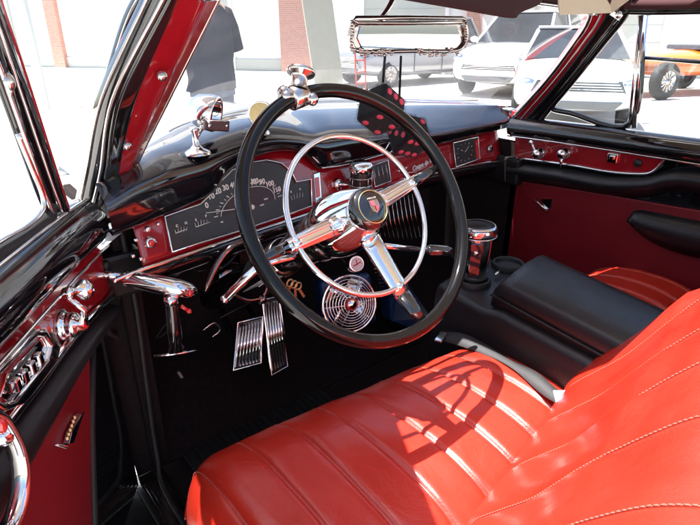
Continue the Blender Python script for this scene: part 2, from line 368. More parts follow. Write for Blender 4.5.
# black and chrome pill jar like vent scent clipped on the dash
jp = DP(361,182,.05)+V((0,0,.008))
m = MB(); ax = V((-.05,-.05,1)); m.lathe(jp+V((0,0,-.03)), ax, [(0,0),(.021,0),(.024,.006),(.025,.036),(.024,.044)], 24, 0); m.lathe(jp+V((0,0,-.03))+ax*.044, ax, [(.0255,0),(.027,.002),(.027,.016),(.022,.021),(0,.022)], 24, 1)
for k in range(8):
    a = k*pi/4; d = V((cos(a), sin(a), 0))*.0252; m.tube([jp+V((0,0,-.028))+d, jp+V((0,0,.014))+d+ax*0], .0012, 5, 1)
for h in (-.018, 0.0): m.tube([jp+V((-.001,-.001,h))+V((cos(2*pi*k/20), sin(2*pi*k/20), 0))*.0256 for k in range(20)], .001, 5, 1, closed=True)
m.tube([jp+V((0,.02,-.01)), DP(362,182,0)], .006, 8, 1)
m.v = [tuple(jp+V((0,0,-.03))+(V(v)-jp-V((0,0,-.03)))*1.22) for v in m.v]
m.build('dash_canister', [VIN, CHR], dash, label='black canister with silver lid on the dashboard')
# script lettering and emblem
m = MB()
for s_, x, y, sz in [('Coupe de Ville',424,164,.0225)]:
    p = DP(x, y, .012); t, u, n = dframe(p); t = (t+u*.10).normalized(); u = (u-t*u.dot(t)).normalized(); add_text(m, s_, sz, p, t, u, shear=.45, depth=.0012)
m.tube([DP(405,173,.012), DP(415,172,.012), DP(427,166,.012)], .001, 5)
m.build('script_lettering', SCR, dash)
m = MB(); m.tube([DP(378,147,.062), DP(389,153.5,.062), DP(403,143,.062)], [.002,.004,.002], 6); m.tube([DP(376,149,.060), DP(385,150,.060), DP(389,143,.064), DP(401,148,.060)], [.001,.003,.003,.001], 6, flat=.5)
m.build('winged_emblem', CHR, dash)
# clock on the passenger side
m = MB(); dpoly([(453,143),(478,137),(480,159),(456,167)], .006, .01, m); m.build('clock_face', GFACE, dash)
m = MB(); m.tube([DP(x, y, .009) for x, y in [(453,143),(478,137),(480,159),(456,167)]], .0025, 6, closed=True)
for k in range(12):
    a = k*pi/6; m.tube([DP(465+7*cos(a), 152-8*sin(a)-.2*7*cos(a), .009), DP(465+8.5*cos(a), 152-9.8*sin(a)-.2*8.5*cos(a), .009)], .0008, 4)
m.tube([DP(465,152,.010), DP(469,146,.010)], .001, 4); m.tube([DP(465,152,.010), DP(461,150,.010)], .001, 4); m.build('clock_trim', CHR, dash)
m = MB(); dpoly([(475.5,140),(478,139.5),(479.5,158),(477,159)], .011, .004, m); m.build('clock_lens', REDL, dash)
m = MB(); p = DP(490,149,.002); t, u, n = dframe(p); m.lathe(p, (0,-1,.2), [(.014,0),(.013,.004),(.008,.006),(0,.007)], 20); m.build('round_button', CHRD, dash)
# speaker grille below the dash
m = MB()
for k in range(11):
    x = 372+k*4.2; m.tube([DP(x-2, 203-k*.9, -.01), DP(x+1, 222-k*.9, -.0), DP(x+6, 246-k*.9, -.01)], .0022, 6)
m.build('speaker_grille', CHRD, dash)

# ---- floor, firewall, kick panels, sill
m = MB()
m.box((0, .55, .30), (1.42, 1.5, .04)); m.build('floor_pan', CPT, car, label='black carpeted floor')
m = MB(); m.add([V((-.70,1.16,.325)), V((.70,1.16,.325)), V((.70,1.45,.50)), V((-.70,1.45,.50)), V((-.70,1.47,.98)), V((.70,1.47,.98))], [(0,1,2,3),(3,2,5,4)], 0, False); m.build('firewall', CPT, car, solid=.01)
m = MB(); m.box((-.42, 1.0, .326), (.46, .34, .008))
for k in range(22): m.box((-.635+k*.0205, 1.0, .332), (.008, .32, .006))
m.build('floor_mat', RUB, car, bevel=.002)
for sx in (-1, 1):
    m = MB(); m.prism([V((sx*.735, 1.13, .33)), V((sx*.735, 1.5, .33)), V((sx*.735, 1.5, 1.02)), V((sx*.735, 1.13, 1.0))], V((-sx*.02, 0, 0))); m.build('kick_panel', CPT, car, bevel=.004)
m = MB(); m.box((-.80, .45, .24), (.18, 1.40, .20)); m.box((-.755, .45, .325), (.09, 1.36, .03)); m.box((-.775,.45,.345),(.03,1.34,.012)); m.build('door_sill', [MECH], car, bevel=.005)
m = MB(); m.box((-.752, .45, .352), (.055, 1.30, .006), 0)
for k in range(6): m.box((-.772+k*.008, .45, .3565), (.003, 1.29, .003), 0)
m.build('sill_plate', CHRD, car)
# hinge pillar with door gap, rubber seal and wiring
m = MB(); m.prism([V((-.80,1.14,.34)), V((-.69,1.14,.34)), V((-.68,1.16,1.0)), V((-.77,1.16,1.0))], V((0,.08,0))); m.build('hinge_pillar', CPT, car, bevel=.01)
m = MB(); m.tube(cr([(-.715,1.12,1.0),(-.71,1.13,.8),(-.72,1.12,.6),(-.73,1.10,.42),(-.745,1.0,.36),(-.745,.5,.355)], 6), .006, 8); m.build('rubber_seal', RUB, car)
m = MB(); m.tube(cr([P(105,262,'Y',1.1),P(112,285,'Y',1.12),P(122,300,'Y',1.16),P(120,330,'Y',1.2)], 6), .007, 8)
m.tube(cr([P(100,300,'Y',1.12),P(108,330,'Y',1.13),P(118,338,'Y',1.14)], 5), .005, 8); m.build('cable', RUB, car)

for sx in (-1,1):
    m = MB(); m.box((sx*.765, 1.48, .90), (.17, .74, .10)); m.build('cowl_sun_block', MECH, car, bevel=.01)  # boxes added to stop sun leaking onto the toe board
# mechanical clutter under the dash: brackets, pipes, wires
m = MB(); rr = random.Random(3)
for k in range(16):
    x = rr.uniform(-.62, .1); y = rr.uniform(1.2, 1.4); z = rr.uniform(.66, .9)
    m.tube(cr([(x,y,z),(x+rr.uniform(-.1,.1),y+rr.uniform(-.05,.05),z-.06),(x+rr.uniform(-.16,.16),y,z-rr.uniform(0,.12))], 4), rr.choice([.003,.004,.006]), 6)
m.box((-.62,1.3,.83),(.1,.08,.07)); m.box((-.3,1.33,.8),(.12,.06,.09)); m.box((.25,1.33,.82),(.3,.1,.1))
m.build('wiring_and_brackets', MECH, car)
m = MB(); m.lathe((-.43,1.27,.75), (0,-1,.4), [(.012,0),(.03,.005),(.03,.03),(.022,.035),(0,.036)], 20); m.build('dimmer_switch', CHRD, car); m = MB(); m.tube(cr([P(203,330,'Y',1.2),P(214,323,'Y',1.2),P(220,330,'Y',1.2),P(212,337,'Y',1.2)],4), .003, 6); m.build('wire_hook', CHRD, car)

# ---- steering wheel
HUB = V((-.454, .646, 1.105)); WN = V((0,-.843,.538)).normalized(); WA = V((1,0,0)); WB = WN.cross(WA)*1.0
if WB.z < 0: WB = -WB
def WH(u, v, w=0): return HUB+WA*u+WB*v+WN*w
def WR(r, a, w=0): return WH(r*cos(radians(a)), r*sin(radians(a)), w)
sw = empty('steering_wheel', HUB, parent=car)
def wheelpart(m, name, mt, **k):
    m.v = [tuple(V(v)-HUB) for v in m.v]; return m.build(name, mt, sw, **k)
m = MB(); R_ = []
for i in range(128):
    a = 2*pi*i/128; c = WH(.2155*cos(a), .2155*sin(a)); rd_ = (WA*cos(a)+WB*sin(a))
    ring = []
    for k in range(16):
        b = 2*pi*k/16; rr_ = .0125 + (.0005*cos(24*a) if (k in (9,10,11,12,13,14,15)) else 0)
        ring.append(c + rd_*.0118*cos(b)+WN*rr_*sin(b))
    R_.append(ring)
m.rings(R_, 0, closed=True); wheelpart(m, 'rim', WHL, label='thin glossy black wheel rim')
m = MB(); m.tube([WH(.139*cos(2*pi*i/96), .139*sin(2*pi*i/96), -.015) for i in range(96)], .0048, 12, closed=True)
for a in (188, 13, -80): m.lathe(WR(.139, a, -.02), WN, [(.009,0),(.009,.008),(.006,.012),(0,.013)], 14)
wheelpart(m, 'horn_ring', CHR, label='thin chrome horn ring')
m = MB(); m.lathe(HUB, -WN, [(.034,.13),(.044,.125),(.054,.108),(.0575,.085),(.056,.06),(.050,.033),(.043,.012),(.038,-.002),(.036,-.006)], 40); wheelpart(m, 'hub', CHR, label='polished chrome hub bell')
m = MB(); m.lathe(HUB, WN, [(.037,.006),(.037,.013),(.033,.018),(.02,.023),(0,.025)], 36); wheelpart(m, 'horn_button', BLK)
m = MB(); m.tube([WH(.028*cos(2*pi*i/40), .028*sin(2*pi*i/40), .0215) for i in range(40)], .0008, 6, 0, closed=True)
m.prism([WH(-.009,.010,.024),WH(.009,.010,.024),WH(.0095,0,.025),WH(.006,-.008,.024),WH(0,-.012,.0235),WH(-.006,-.008,.024),WH(-.0095,0,.025)], WN*.0025, 1)
m.prism([WH(-.0075,.0005,.0278),WH(-.0075,.0085,.0272),WH(-.0005,.0085,.0276),WH(-.0005,.0005,.028)], WN*.0008, 2); m.prism([WH(.0005,-.0005,.028),WH(.0075,-.0005,.0278),WH(.005,-.007,.027),WH(.0005,-.0095,.0272)], WN*.0008, 2)
for k in range(5): m.ball(WH(-.008+k*.004, .0135, .0245), .0016, 8, 1)
wheelpart(m, 'crest', [AMB, CHRD, PINK])
for a, w0, w1, w2 in ((188,.017,.011,.006), (13,.017,.011,.006), (-80,.022,.017,.012)):
    m = MB(); d = (WA*cos(radians(a))+WB*sin(radians(a))); 
    rs_ = [.045,.07,.10,.135,.155]
    pts = [WR(r, a, -.028+.012*(r/.155)) for r in rs_]; wd = [w0+(w1-w0)*i/4 for i in range(5)]
    m.tube(pts, wd, 16, 0, flat=.42, up=WN)
    m.tube([WR(.150, a, -.018), WR(.18, a, -.010), WR(.210, a, -.002)], [w1, (w1+w2)/2, w2], 14, 1, flat=.5, up=WN)
    if a != -80:   # the twin ridge of the side spokes
        e = d.cross(WN)*.006
        for s_ in (-1, 1): m.tube([p+e*s_+WN*.006 for p in pts], .0035, 8, 0)
    wheelpart(m, 'spoke', [CHR, BLK], label='chrome steering wheel spoke with black tip')
# spinner knob clamped on the rim
ks = WR(.2155, 104); kT = P(301,71,'Y',ks.y+.012); kd = (kT-ks).normalized(); kL = (kT-ks).length/.055; print('kL', kL)
m = MB(); tg = (-WA*sin(radians(104))+WB*cos(radians(104)))
m.tube([ks-tg*.016, ks-tg*.013, ks+tg*.013, ks+tg*.016], [.017,.0195,.0195,.017], 18)
m.ball(ks+tg*.008-WN*.012+V((-.012,0,.016)), (.011,.011,.010), 12)
m.ball(ks-tg*.022-WB*.016+WN*.008, (.010,.010,.011), 12)
m.lathe(ks, kd, [(r, z*kL) for r, z in [(.020,.012),(.017,.016),(.0135,.020),(.013,.038),(.015,.044),(.0225,.048),(.0240,.052),(.0235,.056),(.020,.058)]], 28)
m.box(ks+V((-.024,-.004,.002)), (.016,.02,.014), 0, Matrix.Rotation(.5, 3, 'Y'), True)
wheelpart(m, 'spinner_knob', CHRD, label='chrome spinner knob clamped on the wheel rim')
m = MB(); m.lathe(ks+kd*.0565*kL, kd, [(.0205,.001),(.015,-.0005),(.006,-.001),(0,-.001)], 24); wheelpart(m, 'spinner_cap', DCH)
# column, collar, levers
m = MB(); m.lathe(HUB, -WN, [(.030,.098),(.034,.10),(.040,.13),(.042,.20),(.038,.24),(.034,.26),(.034,.60),(.036,.78)], 32); col = m.build('steering_column', BLK, car)
m = MB(); m.lathe(HUB, -WN, [(.036,.095),(.046,.105),(.049,.125),(.048,.16),(.043,.17)], 32); m.build('collar', CHRD, col); m = MB(); m.lathe(HUB, -WN, [(.039,.30),(.041,.302),(.041,.33),(.039,.332)], 32); m.build('collar', CHRD, col)
cp = HUB-WN*.14
m = MB(); e = P(426,250,'Y',.72); f = P(452,251,'Y',.70)
m.tube([cp+V((.03,0,-.02)), P(385,246,'Y',.735), e], [.007,.006,.006], 10, 0); m.tube([e, e.lerp(f,.15), e.lerp(f,.8), f], [.007,.012,.011,.006], 12, 1); m.build('gear_lever', [CHR, BLK], col, label='column gear lever with black knob')
m = MB(); m.tube(cr([HUB-WN*.20+V((-.03,0,-.02)), P(262,266,'Y',.82), P(240,284,'Y',.84), P(226,298,'Y',.87)], 5), [.007]*5+[.009]*5+[.008]*6, 12)
m.ball(P(225,299,'Y',.87), (.009,.009,.009), 12); m.build('signal_lever', CHR, col)
m = MB(); m.tube(cr([P(205,291,'Y',1.0),P(219,262,'Y',1.0),P(235,245,'Y',1.0),P(262,237,'Y',1.02)], 5), .007, 10); m.tube(cr([P(230,292,'Y',1.0),P(246,300,'Y',1.0),P(262,297,'Y',1.0),P(268,286,'Y',1.0)], 5), .005, 8)
m.ball(P(262,299,'Y',1.0), (.012,.012,.012), 10); m.build('linkage_arm', DCH, col)
m = MB(); kp = P(285,272,'Y',.98)
for k, dx in enumerate((-.012, .004, .016)):
    q = P(290+k*4, 283, 'Y', .98)+V((0,0,-.004*k)); m.tube([q+V((.009*cos(t_*pi/5), 0, .009*sin(t_*pi/5))) for t_ in range(10)], .0022, 6, closed=True)
    m.box(q+V((dx*.6, 0, -.022)), (.006,.0018,.028), 0, Matrix.Rotation(.5-.5*k, 3, 'Y'))
keys = m.build('bunch_of_keys', AMB); tag(keys, 'small bunch of brass keys hanging below the steering column', 'keys')

# ---- pedals
def pedal(name, c4, Y, ribs, label):
    pts = [P(x, y, 'Y', Y+dy) for x, y, dy in c4]; n = (pts[1]-pts[0]).cross(pts[3]-pts[0]).normalized()
    if n.y > 0: n = -n
    m = MB(); m.prism(pts, -n*.012, 0)
    for k in range(ribs):
        f = (k+.7)/(ribs+.4); a = pts[0].lerp(pts[1], f); b = pts[3].lerp(pts[2], f); a2 = a.lerp(b, .05); b2 = a.lerp(b, .95)
        m.tube([a2+n*.001, b2+n*.001], .0040, 6, 1)
    m.tube([p+n*.001 for p in pts], .0035, 6, 2, closed=True)
    c = (pts[0]+pts[2])/2; m.tube([c-n*.012, c-n*.06+V((0,.05,.0)), c+V((0,.16,.04))], .009, 8, 3)
    return m.build(name, [MECH, CHR, CHR, MECH], car, label=label)
pedal('brake_pedal', [(238,323,.02),(263,316,.02),(261,363,-.02),(233,370,-.02)], 1.16, 8, 'chrome ribbed brake pedal')
pedal('accelerator_pedal', [(262,300,.03),(279,296,.03),(288,366,-.04),(271,375,-.04)], 1.20, 6, 'long chrome ribbed accelerator pedal')

# ---- heater with fan under the dash
fc = P(350,304,'Y',1.10); fn = (CAM-fc).normalized(); fn = (fn+V((.2,-.5,.0))).normalized(); fa = fn.cross(V((0,0,1))).normalized(); fb = fa.cross(fn)
if fb.z < 0: fb = -fb
fan = empty('heater_fan', fc, parent=car); 
def fpart(m, n_, mt, **k): m.v = [tuple(V(v)-fc) for v in m.v]; return m.build(n_, mt, fan, **k)
m = MB(); Rm = Matrix((fa, fb, fn)).transposed(); m.box(fc-fn*.075+fa*(-.012)+fb*.0, (.17,.16,.07), 0, Rm); fpart(m, 'housing', BLUE, bevel=.015, seg=3, label='blue hammered metal heater housing')
m = MB()
for k in range(9):
    r = .016+k*.0082; m.tube([fc+(fa*cos(2*pi*i/48)+fb*sin(2*pi*i/48))*r+fn*(.018-.022*(r/.085)**2) for i in range(48)], .0013, 6, closed=True)
for k in range(6):
    a = k*pi/3; d = fa*cos(a)+fb*sin(a); m.tube([fc+d*r+fn*(.018-.022*(r/.085)**2-.002) for r in (.01,.03,.05,.07,.083)], .0018, 6)
m.tube([fc+(fa*cos(2*pi*i/48)+fb*sin(2*pi*i/48))*.084-fn*.004 for i in range(48)], .004, 8, closed=True)
fpart(m, 'wire_guard', CHR)
m = MB()
for k in range(4):
    a = k*pi/2+.5; d = fa*cos(a)+fb*sin(a); e = fn.cross(d)
    g = [[fc-fn*(.018+.010*s_)+d*r+e*(s_*.027*min(1, r/.035)) for s_ in (-1,-.5,0,.5,1)] for r in (.012,.03,.05,.076)]
    m.grid(g)
fpart(m, 'fan_blades', CHR, solid=.001)
m = MB(); m.lathe(fc+fn*.012, fn, [(.019,0),(.019,.006),(.014,.010),(.013,.009)], 24, 0); m.lathe(fc+fn*.012, fn, [(.013,.009),(.006,.011),(0,.012)], 24, 1); fpart(m, 'badge', [REDL, CHR])
m = MB(); tp = P(356,264,'Y',1.08); m.lathe(tp, fn, [(.024,-.02),(.024,.004),(.020,.008),(.019,.006)], 26, 0); m.lathe(tp, fn, [(.019,.006),(0,.0062)], 26, 1)
m.tube([tp+fa*(-.012)+fb*.004+fn*.008, tp+fa*.012+fb*(-.004)+fn*.008], .0016, 5, 2); m.tube([tp+fb*.013+fn*.008, tp-fb*.004+fn*.008], .0016, 5, 2)
for k in range(12): a = k*pi/6; m.ball(tp+(fa*cos(a)+fb*sin(a))*.015+fn*.0066, .0013, 6, 2)
fpart(m, 'thermometer', [CHR, WHT, REDL], label='small round white thermometer with red hands')
m = MB()
for k in range(9): m.box(P(379+k*1.2,268+k*3.6,'Y',1.12), (.035,.003,.004), 0, Rm)
fpart(m, 'louvres', CHRD)
# blue heater panel with instruction plate, right of the fan
m = MB(); m.prism([P(388,278,'Y',1.2),P(402,274,'Y',1.2),P(432,318,'Y',1.16),P(424,332,'Y',1.12),P(392,322,'Y',1.14)], V((0,.05,0))); fpart(m, 'side_duct', BLUE, bevel=.006)

# ---- spotlight handle at the left pillar
sp = empty('spotlight_handle', P(85,270,'Y',1.12), parent=car); so = V(sp.location)
def spart(m, n_, mt, **k): m.v = [tuple(V(v)-so) for v in m.v]; return m.build(n_, mt, sp, **k)
a0 = P(84,271,'Y',1.13); a1 = P(122,277,'Y',1.07); a2 = P(150,283,'Y',1.03); a3 = P(176,288,'Y',1.0); a4 = P(192,292,'Y',.99)
m = MB(); m.tube([a0, a1], [.0085,.0085], 12); m.tube(cr([a1, a1.lerp(a2,.3), a2, a3, a4, P(196,295,'Y',.985)], 4), [.0110,.0140,.0158,.0168,.0174,.0178,.0182,.0186,.0190,.0195,.0200,.0202,.020,.0195,.0185,.017,.015,.012,.008,.004,.001], 18)
m.lathe(a0, (a1-a0), [(.017,-.006),(.019,0),(.015,.008),(.009,.012)], 20); m.tube([a2+V((0,-.014,-.002)), a2+V((0,-.022,-.004))], .004, 8)
spart(m, 'chrome_shaft', CHR, label='chrome spotlight shaft')
m = MB(); g0 = P(171,300,'Y',.99); g1 = P(176,349,'Y',.99); m.tube([g0, g0.lerp(g1,.1), g0.lerp(g1,.5), g1], [.011,.0125,.0145,.018], 16); spart(m, 'grip', BLK)
m = MB(); m.tube([g0+V((0,0,.008)), g0.lerp(g1,.06)], .0145, 16); spart(m, 'grip_collar', CHR); m = MB(); t0 = P(154,356,'Y',1.0); t1 = P(197,350,'Y',.98); m.tube([t0, t0.lerp(t1,.5), t1], [.004,.007,.004], 10, flat=.5); spart(m, 'trigger_plate', CHR)
m = MB(); m.ball(P(190,293,'Y',.965), (.006,.006,.009), 10); m.tube([P(181,306,'Y',.98), P(189,311,'Y',.98)], .004, 8); m.ball(P(189,311,'Y',.98), .006, 8); spart(m, 'switch_button', REDL)

# ---- A-pillars, header, visor, roof
m = MB()
def strip3(mb, a, b, mi, th, n=10): # ruled strip between two polylines with thickness vector
    A = cr(a, n); B = cr(b, n); mb.prism(A+B[::-1], th, mi)
def pl5(pts, off=0): return cr([P(x, y, 'Y', d+off) for (x, y), d in zip(pts, (1.15,1.09,.985,.88,.855))], 8)
K0 = pl5([(76,217),(86,172),(101,100),(146,0),(158,-26)], .02)
K1 = pl5([(92,216),(103,172),(114,100),(165,0),(177,-26)])
K2 = pl5([(112,214),(119,172),(136,100),(178,0),(189,-26)])
K3 = pl5([(129,207),(134,171),(168,100),(218,0),(229,-26)], .03)
m.grid([[a, a.lerp(b,.5)+V((.0,-.008,0)), b, b+V((-.01,.05,.01)), a+V((-.01,.05,.01)), a] for a, b in zip(K2, K3)], 0)
pil = m.build('windshield_pillar', [RED], car, label='dark red enamelled left windshield pillar')
m = MB(); m.grid([[a+V((0,.03,0)), a+V((0,-.002,0)), a.lerp(b,.3)+V((0,-.012,0)), a.lerp(b,.6)+V((0,-.004,0)), a.lerp(b,.8)+V((0,-.012,0)), b+V((0,-.002,0)), b+V((0,.03,0))] for a, b in zip(K1, K2)]); m.build('pillar_seal', BLK, pil)
m = MB(); m.grid([[a+V((0,.03,0)), a, a.lerp(b,.5)+V((0,-.010,0)), b+V((0,-.003,0)), b+V((0,.03,0))] for a, b in zip(K0, K1)]); m.build('pillar_outer_face', BLK, pil)
m = MB(); m.tube([c+V((.002,.004,0)) for c in K3], .004, 8); m.tube([c+V((0,-.002,0)) for c in K0], .003, 6); m.tube([c.lerp(d,.8)+V((0,-.006,0)) for c, d in zip(K0,K1)], .004, 6); m.build('pillar_chrome', CHRD, pil)
for x, y, d in [(127,146,1.055),(162,76,.955)]:
    q = P(x,y,'Y',d-.012); m = MB(); m.lathe(q, (-.1,-1,.1), [(.0085,0),(.008,.003),(.004,.005),(0,.0055)], 16); m.build('pillar_screw', CHRD, pil)
# outer windshield drip moulding seen beyond the pillar
m = MB(); o1 = cr([P(97,116,'Y',1.12), P(108,78,'Y',1.10), P(126,22,'Y',1.05), P(142,-10,'Y',1.0)], 8)
m.tube(o1, [.004]+[.006+.006*sin(i/len(o1)*2.6) for i in range(len(o1)-1)], 14, flat=.6); m.build('spotlight_bracket', BLK, car)
m = MB(); m.tube([q+V((-.003,-.009,0)) for q in o1], .002, 6); m.tube([q+V((.007,-.006,0)) for q in o1], .002, 6); m.build('bracket_trim', CHR, car)

# right pillar
m = MB()
r0 = [P(514,118,'X',.70), P(548,80,'X',.67), P(578,40,'X',.64), P(590,20,'X',.62), P(596,-6,'X',.60)]
r1 = [P(536,124,'X',.735), P(570,84,'X',.71), P(602,44,'X',.685), P(624,16,'X',.665), P(634,-6,'X',.65)]
B0, B1 = cr(r0, 8), cr(r1, 8)
m.grid([[a, a.lerp(b,.5)+V((-.01,-.004,0)), b, b+V((.03,.03,0)), a+V((.03,.04,0)), a] for a, b in zip(B0, B1)]); rp = m.build('windshield_pillar', RED, car, label='dark red right windshield pillar beyond the passenger seat')
m = MB(); m.tube([a+V((-.002,.002,0)) for a in B0], .008, 10); m.tube([a.lerp(b,.3)+V((-.012,-.004,0)) for a, b in zip(B0,B1)], .003, 6); m.build('pillar_chrome', CHR, rp)
m = MB(); m.grid([[a.lerp(b,.42)+V((-.010,-.005,0)), a.lerp(b,.55)+V((-.018,-.008,0)), a.lerp(b,.8)+V((-.014,-.008,0)), b+V((-.003,-.003,0))] for a, b in zip(B0,B1)]); m.tube([b+V((-.004,-.004,0)) for b in B1], .010, 10); m.tube([a.lerp(b,.72)+V((-.010,-.004,0)) for a, b in zip(B0,B1)], .0065, 8); m.build('pillar_seal', BLK, rp)
# header
hz = 1.452
HD = cr([(-.60,.845,1.435),(-.45,.90,hz),(-.2,.945,hz+.012),(.0,.955,hz+.016),(.25,.945,hz+.012),(.48,.90,hz),(.61,.845,1.43)], 8)
m = MB(); m.grid([[p+V((0,.03,-.004)), p, p+V((0,-.03,.004)), p+V((0,-.05,.03)), p+V((0,.0,.05)), p+V((0,.03,.03)), p+V((0,.03,-.004))] for p in HD]); hd = m.build('windshield_header', VIS, car)
m = MB(); m.tube([p+V((0,.028,-.008)) for p in HD], .007, 8); m.build('header_chrome', CHR, hd)
# windscreen glass
G = []
wb = [at_x(wsb, -.66+i*1.36/40)+V((0,.012,0)) for i in range(41)]
for i, b in enumerate(wb):
    f = i/40*(len(HD)-1); k = min(int(f), len(HD)-2); t_ = HD[k].lerp(HD[k+1], f-k)+V((0,.028,-.004))
    G.append([b.lerp(t_, j/8)+V((0, .022*sin(pi*j/8), .006*sin(pi*j/8))) for j in range(9)])
m = MB(); m.grid(G); m.build('windshield_glass', WGL, car)
# sun visor
v0, v1, v2, v3 = P(392,-1,'Y',.84), P(511,19,'Y',.80), P(541,-1,'Y',.86), P(400,-24,'Y',.92)
m = MB(); c5 = P(330,-10,'Y',.86)
m.prism(cr([c5, v0, v0.lerp(v1,.5), v1, v1.lerp(v2,.25)+V((.008,-.0,0)), v2, v2.lerp(v3,.5)+V((0,.03,.03)), v3+V((0,.03,.04))], 5), V((0,.012,.014)), 0); m.build('sun_visor', VIS, car, bevel=.004, label='dark red sun visor at the windshield top')
# added unseen roof: gap lets sun onto the driver seat, panels shade the rest
m = MB()
hole = [(-.53,.96),(-.74,.55),(-.80,.2),(-.80,-.25),(-.17,-.25),(-.14,.5),(-.10,.80),(-.10,.96)]
outer = [(-.60,.98),(-.84,.55),(-.90,.1),(-.90,-.45),(.66,-.45),(.68,.1),(.66,.60),(.58,.84),(.2,.955),(-.1,.98)]
rz_ = 1.56
def rp_(x, y, dz=0): return V((x, y, rz_+dz-.06*abs(x)**2-.05*max(0, y-.5)**2*4))
# right half
m.prism([rp_(x,y) for x, y in [(-.29,.90),(-.29,.50),(-.19,.42),(-.12,.34),(-.12,-.45),(.30,-.45),(.66,-.45),(.68,.1),(.66,.60),(.58,.80),(.3,.88)]], V((0,0,.03)))
m.prism([rp_(x,y) for x, y in [(-.54,.90),(-.73,.56),(-.80,.3),(-.80,-.45),(-1.02,-.45),(-1.02,.6),(-.95,.95)]], V((0,0,.03)))  # left panel added to keep the cushion's left part out of the sun
roof = m.build('light_shaping_roof', BEIGE, car, bevel=.01, label='unseen beige roof panels added to shape the sunlight on the seats')
m = MB(); q0 = [P(560,15,'Y',.86), P(612,13,'X',.60), P(640,-8,'X',.60), P(600,-40,'X',.5), P(560,-20,'Y',.86)]
m.prism(q0, V((0,.01,.02))); m.build('headliner_corner', BEIGE, roof)
m = MB(); VG = [[p+V((0,.02+.38*t,.045-.028*t+.006*sin(3*t))) for p in HD] for t in (0,.25,.5,.75,1)]; m.grid(VG); m.build('added_sun_shade', BODYP, car, solid=.008, label='unseen pale shade added above the windshield to keep sun off the passenger side')  # added out of view to shade the dash, console and passenger door
# right side rail
sr = cr([P(600,4,'X',.64), P(640,5,'X',.665), P(700,4,'X',.68), (.68,.1,1.445), (.68,-.6,1.44)], 6)
m = MB(); m.tube(sr, .022, 12, 0, flat=.7); m.build('roof_side_rail', VIS, car)
m = MB(); m.tube([p+V((-.012,0,-.012)) for p in sr], .003, 6); m.tube([p+V((-.004,0,-.019)) for p in sr], .007, 8); m.build('rail_trim', BLK, car)
m = MB(); q = P(616,15,'X',.62); m.box(q, (.014,.03,.016), 0, Matrix.Rotation(.5,3,'X')); m.lathe(q+V((-.008,-.012,0)), (-1,-.2,0), [(.010,0),(.010,.004),(.004,.006),(.0,.006)], 14); m.build('roof_latch', CHR, car, bevel=.002)

# ---- rear view mirror
mo = P(410,38,'Y',.93); mir = empty('rear_view_mirror', mo, parent=car)
mn = V((-.42,-.90,-.05)).normalized()
c4 = [P(x, y, 'Y', .93) for x, y in ((354,24),(464,22),(464,52),(354,52))]
ma = (c4[1]-c4[0]).normalized(); mu = V((0,0,1)); mfr = ma.cross(mu)
def mpart(m, n_, mt, **k): m.v = [tuple(V(v)-mo) for v in m.v]; return m.build(n_, mt, mir, **k)
def MP(px, py, off=0): return P(px, py, 'Y', .93-off)
oval = [(360,22),(412,20),(458,21),(465,28),(466,38),(462,48),(455,51),(412,53),(362,53),(354,48),(352,36),(354,27)]
m = MB(); m.prism([MP(*q) for q in oval], V((0,.018,0))); mpart(m, 'back_shell', CHRD, bevel=.003)
m = MB(); m.prism([MP(*q, .003) for q in [(361,26),(412,25),(457,26),(460,36),(455,46),(412,49),(363,49),(358,38)]], V((.0,.002,0))); mg = mpart(m, 'mirror_glass', MIR)
m = MB(); m.tube([MP(*q, .004) for q in [(352,20),(356,18),(410,17.5),(462,18),(466,20),(462,22.5),(410,23),(357,23)]], .0045, 8, closed=True)
m.tube(cr([MP(*q, .004) for q in [(465,22),(467,34),(463,46),(452,51),(412,51),(366,52),(354,48),(352,36),(353,23)]], 6), .0042, 8)
rr = random.Random(5)
for side, cx0 in ((0, 374), (1, 438)):
    for k in range(26):
        x = cx0+rr.uniform(-20, 20); y = 53+rr.uniform(-3.2, 3.2)+ (0 if abs(x-cx0) < 10 else -1.5); m.ball(MP(x, y, .008), (rr.uniform(.003,.006), .004, rr.uniform(.002,.004)), 8)
for k in range(9):
    m.ball(MP(352.5+rr.uniform(-1.5,1.5), 24+k*3.2, .006), (.004,.004,.004), 8); m.ball(MP(466+rr.uniform(-1,1), 25+k*2.6, .006), (.0035,.004,.0035), 8)
mpart(m, 'ornate_frame', CHRD, label='ornate silver mirror frame with a cast leafy lower edge')
m = MB(); m.tube(cr([MP(378,22,-.02), P(388,8,'Y',.95), P(396,-8,'Y',.96)], 4), .006, 10); mpart(m, 'mirror_stem', CHR)

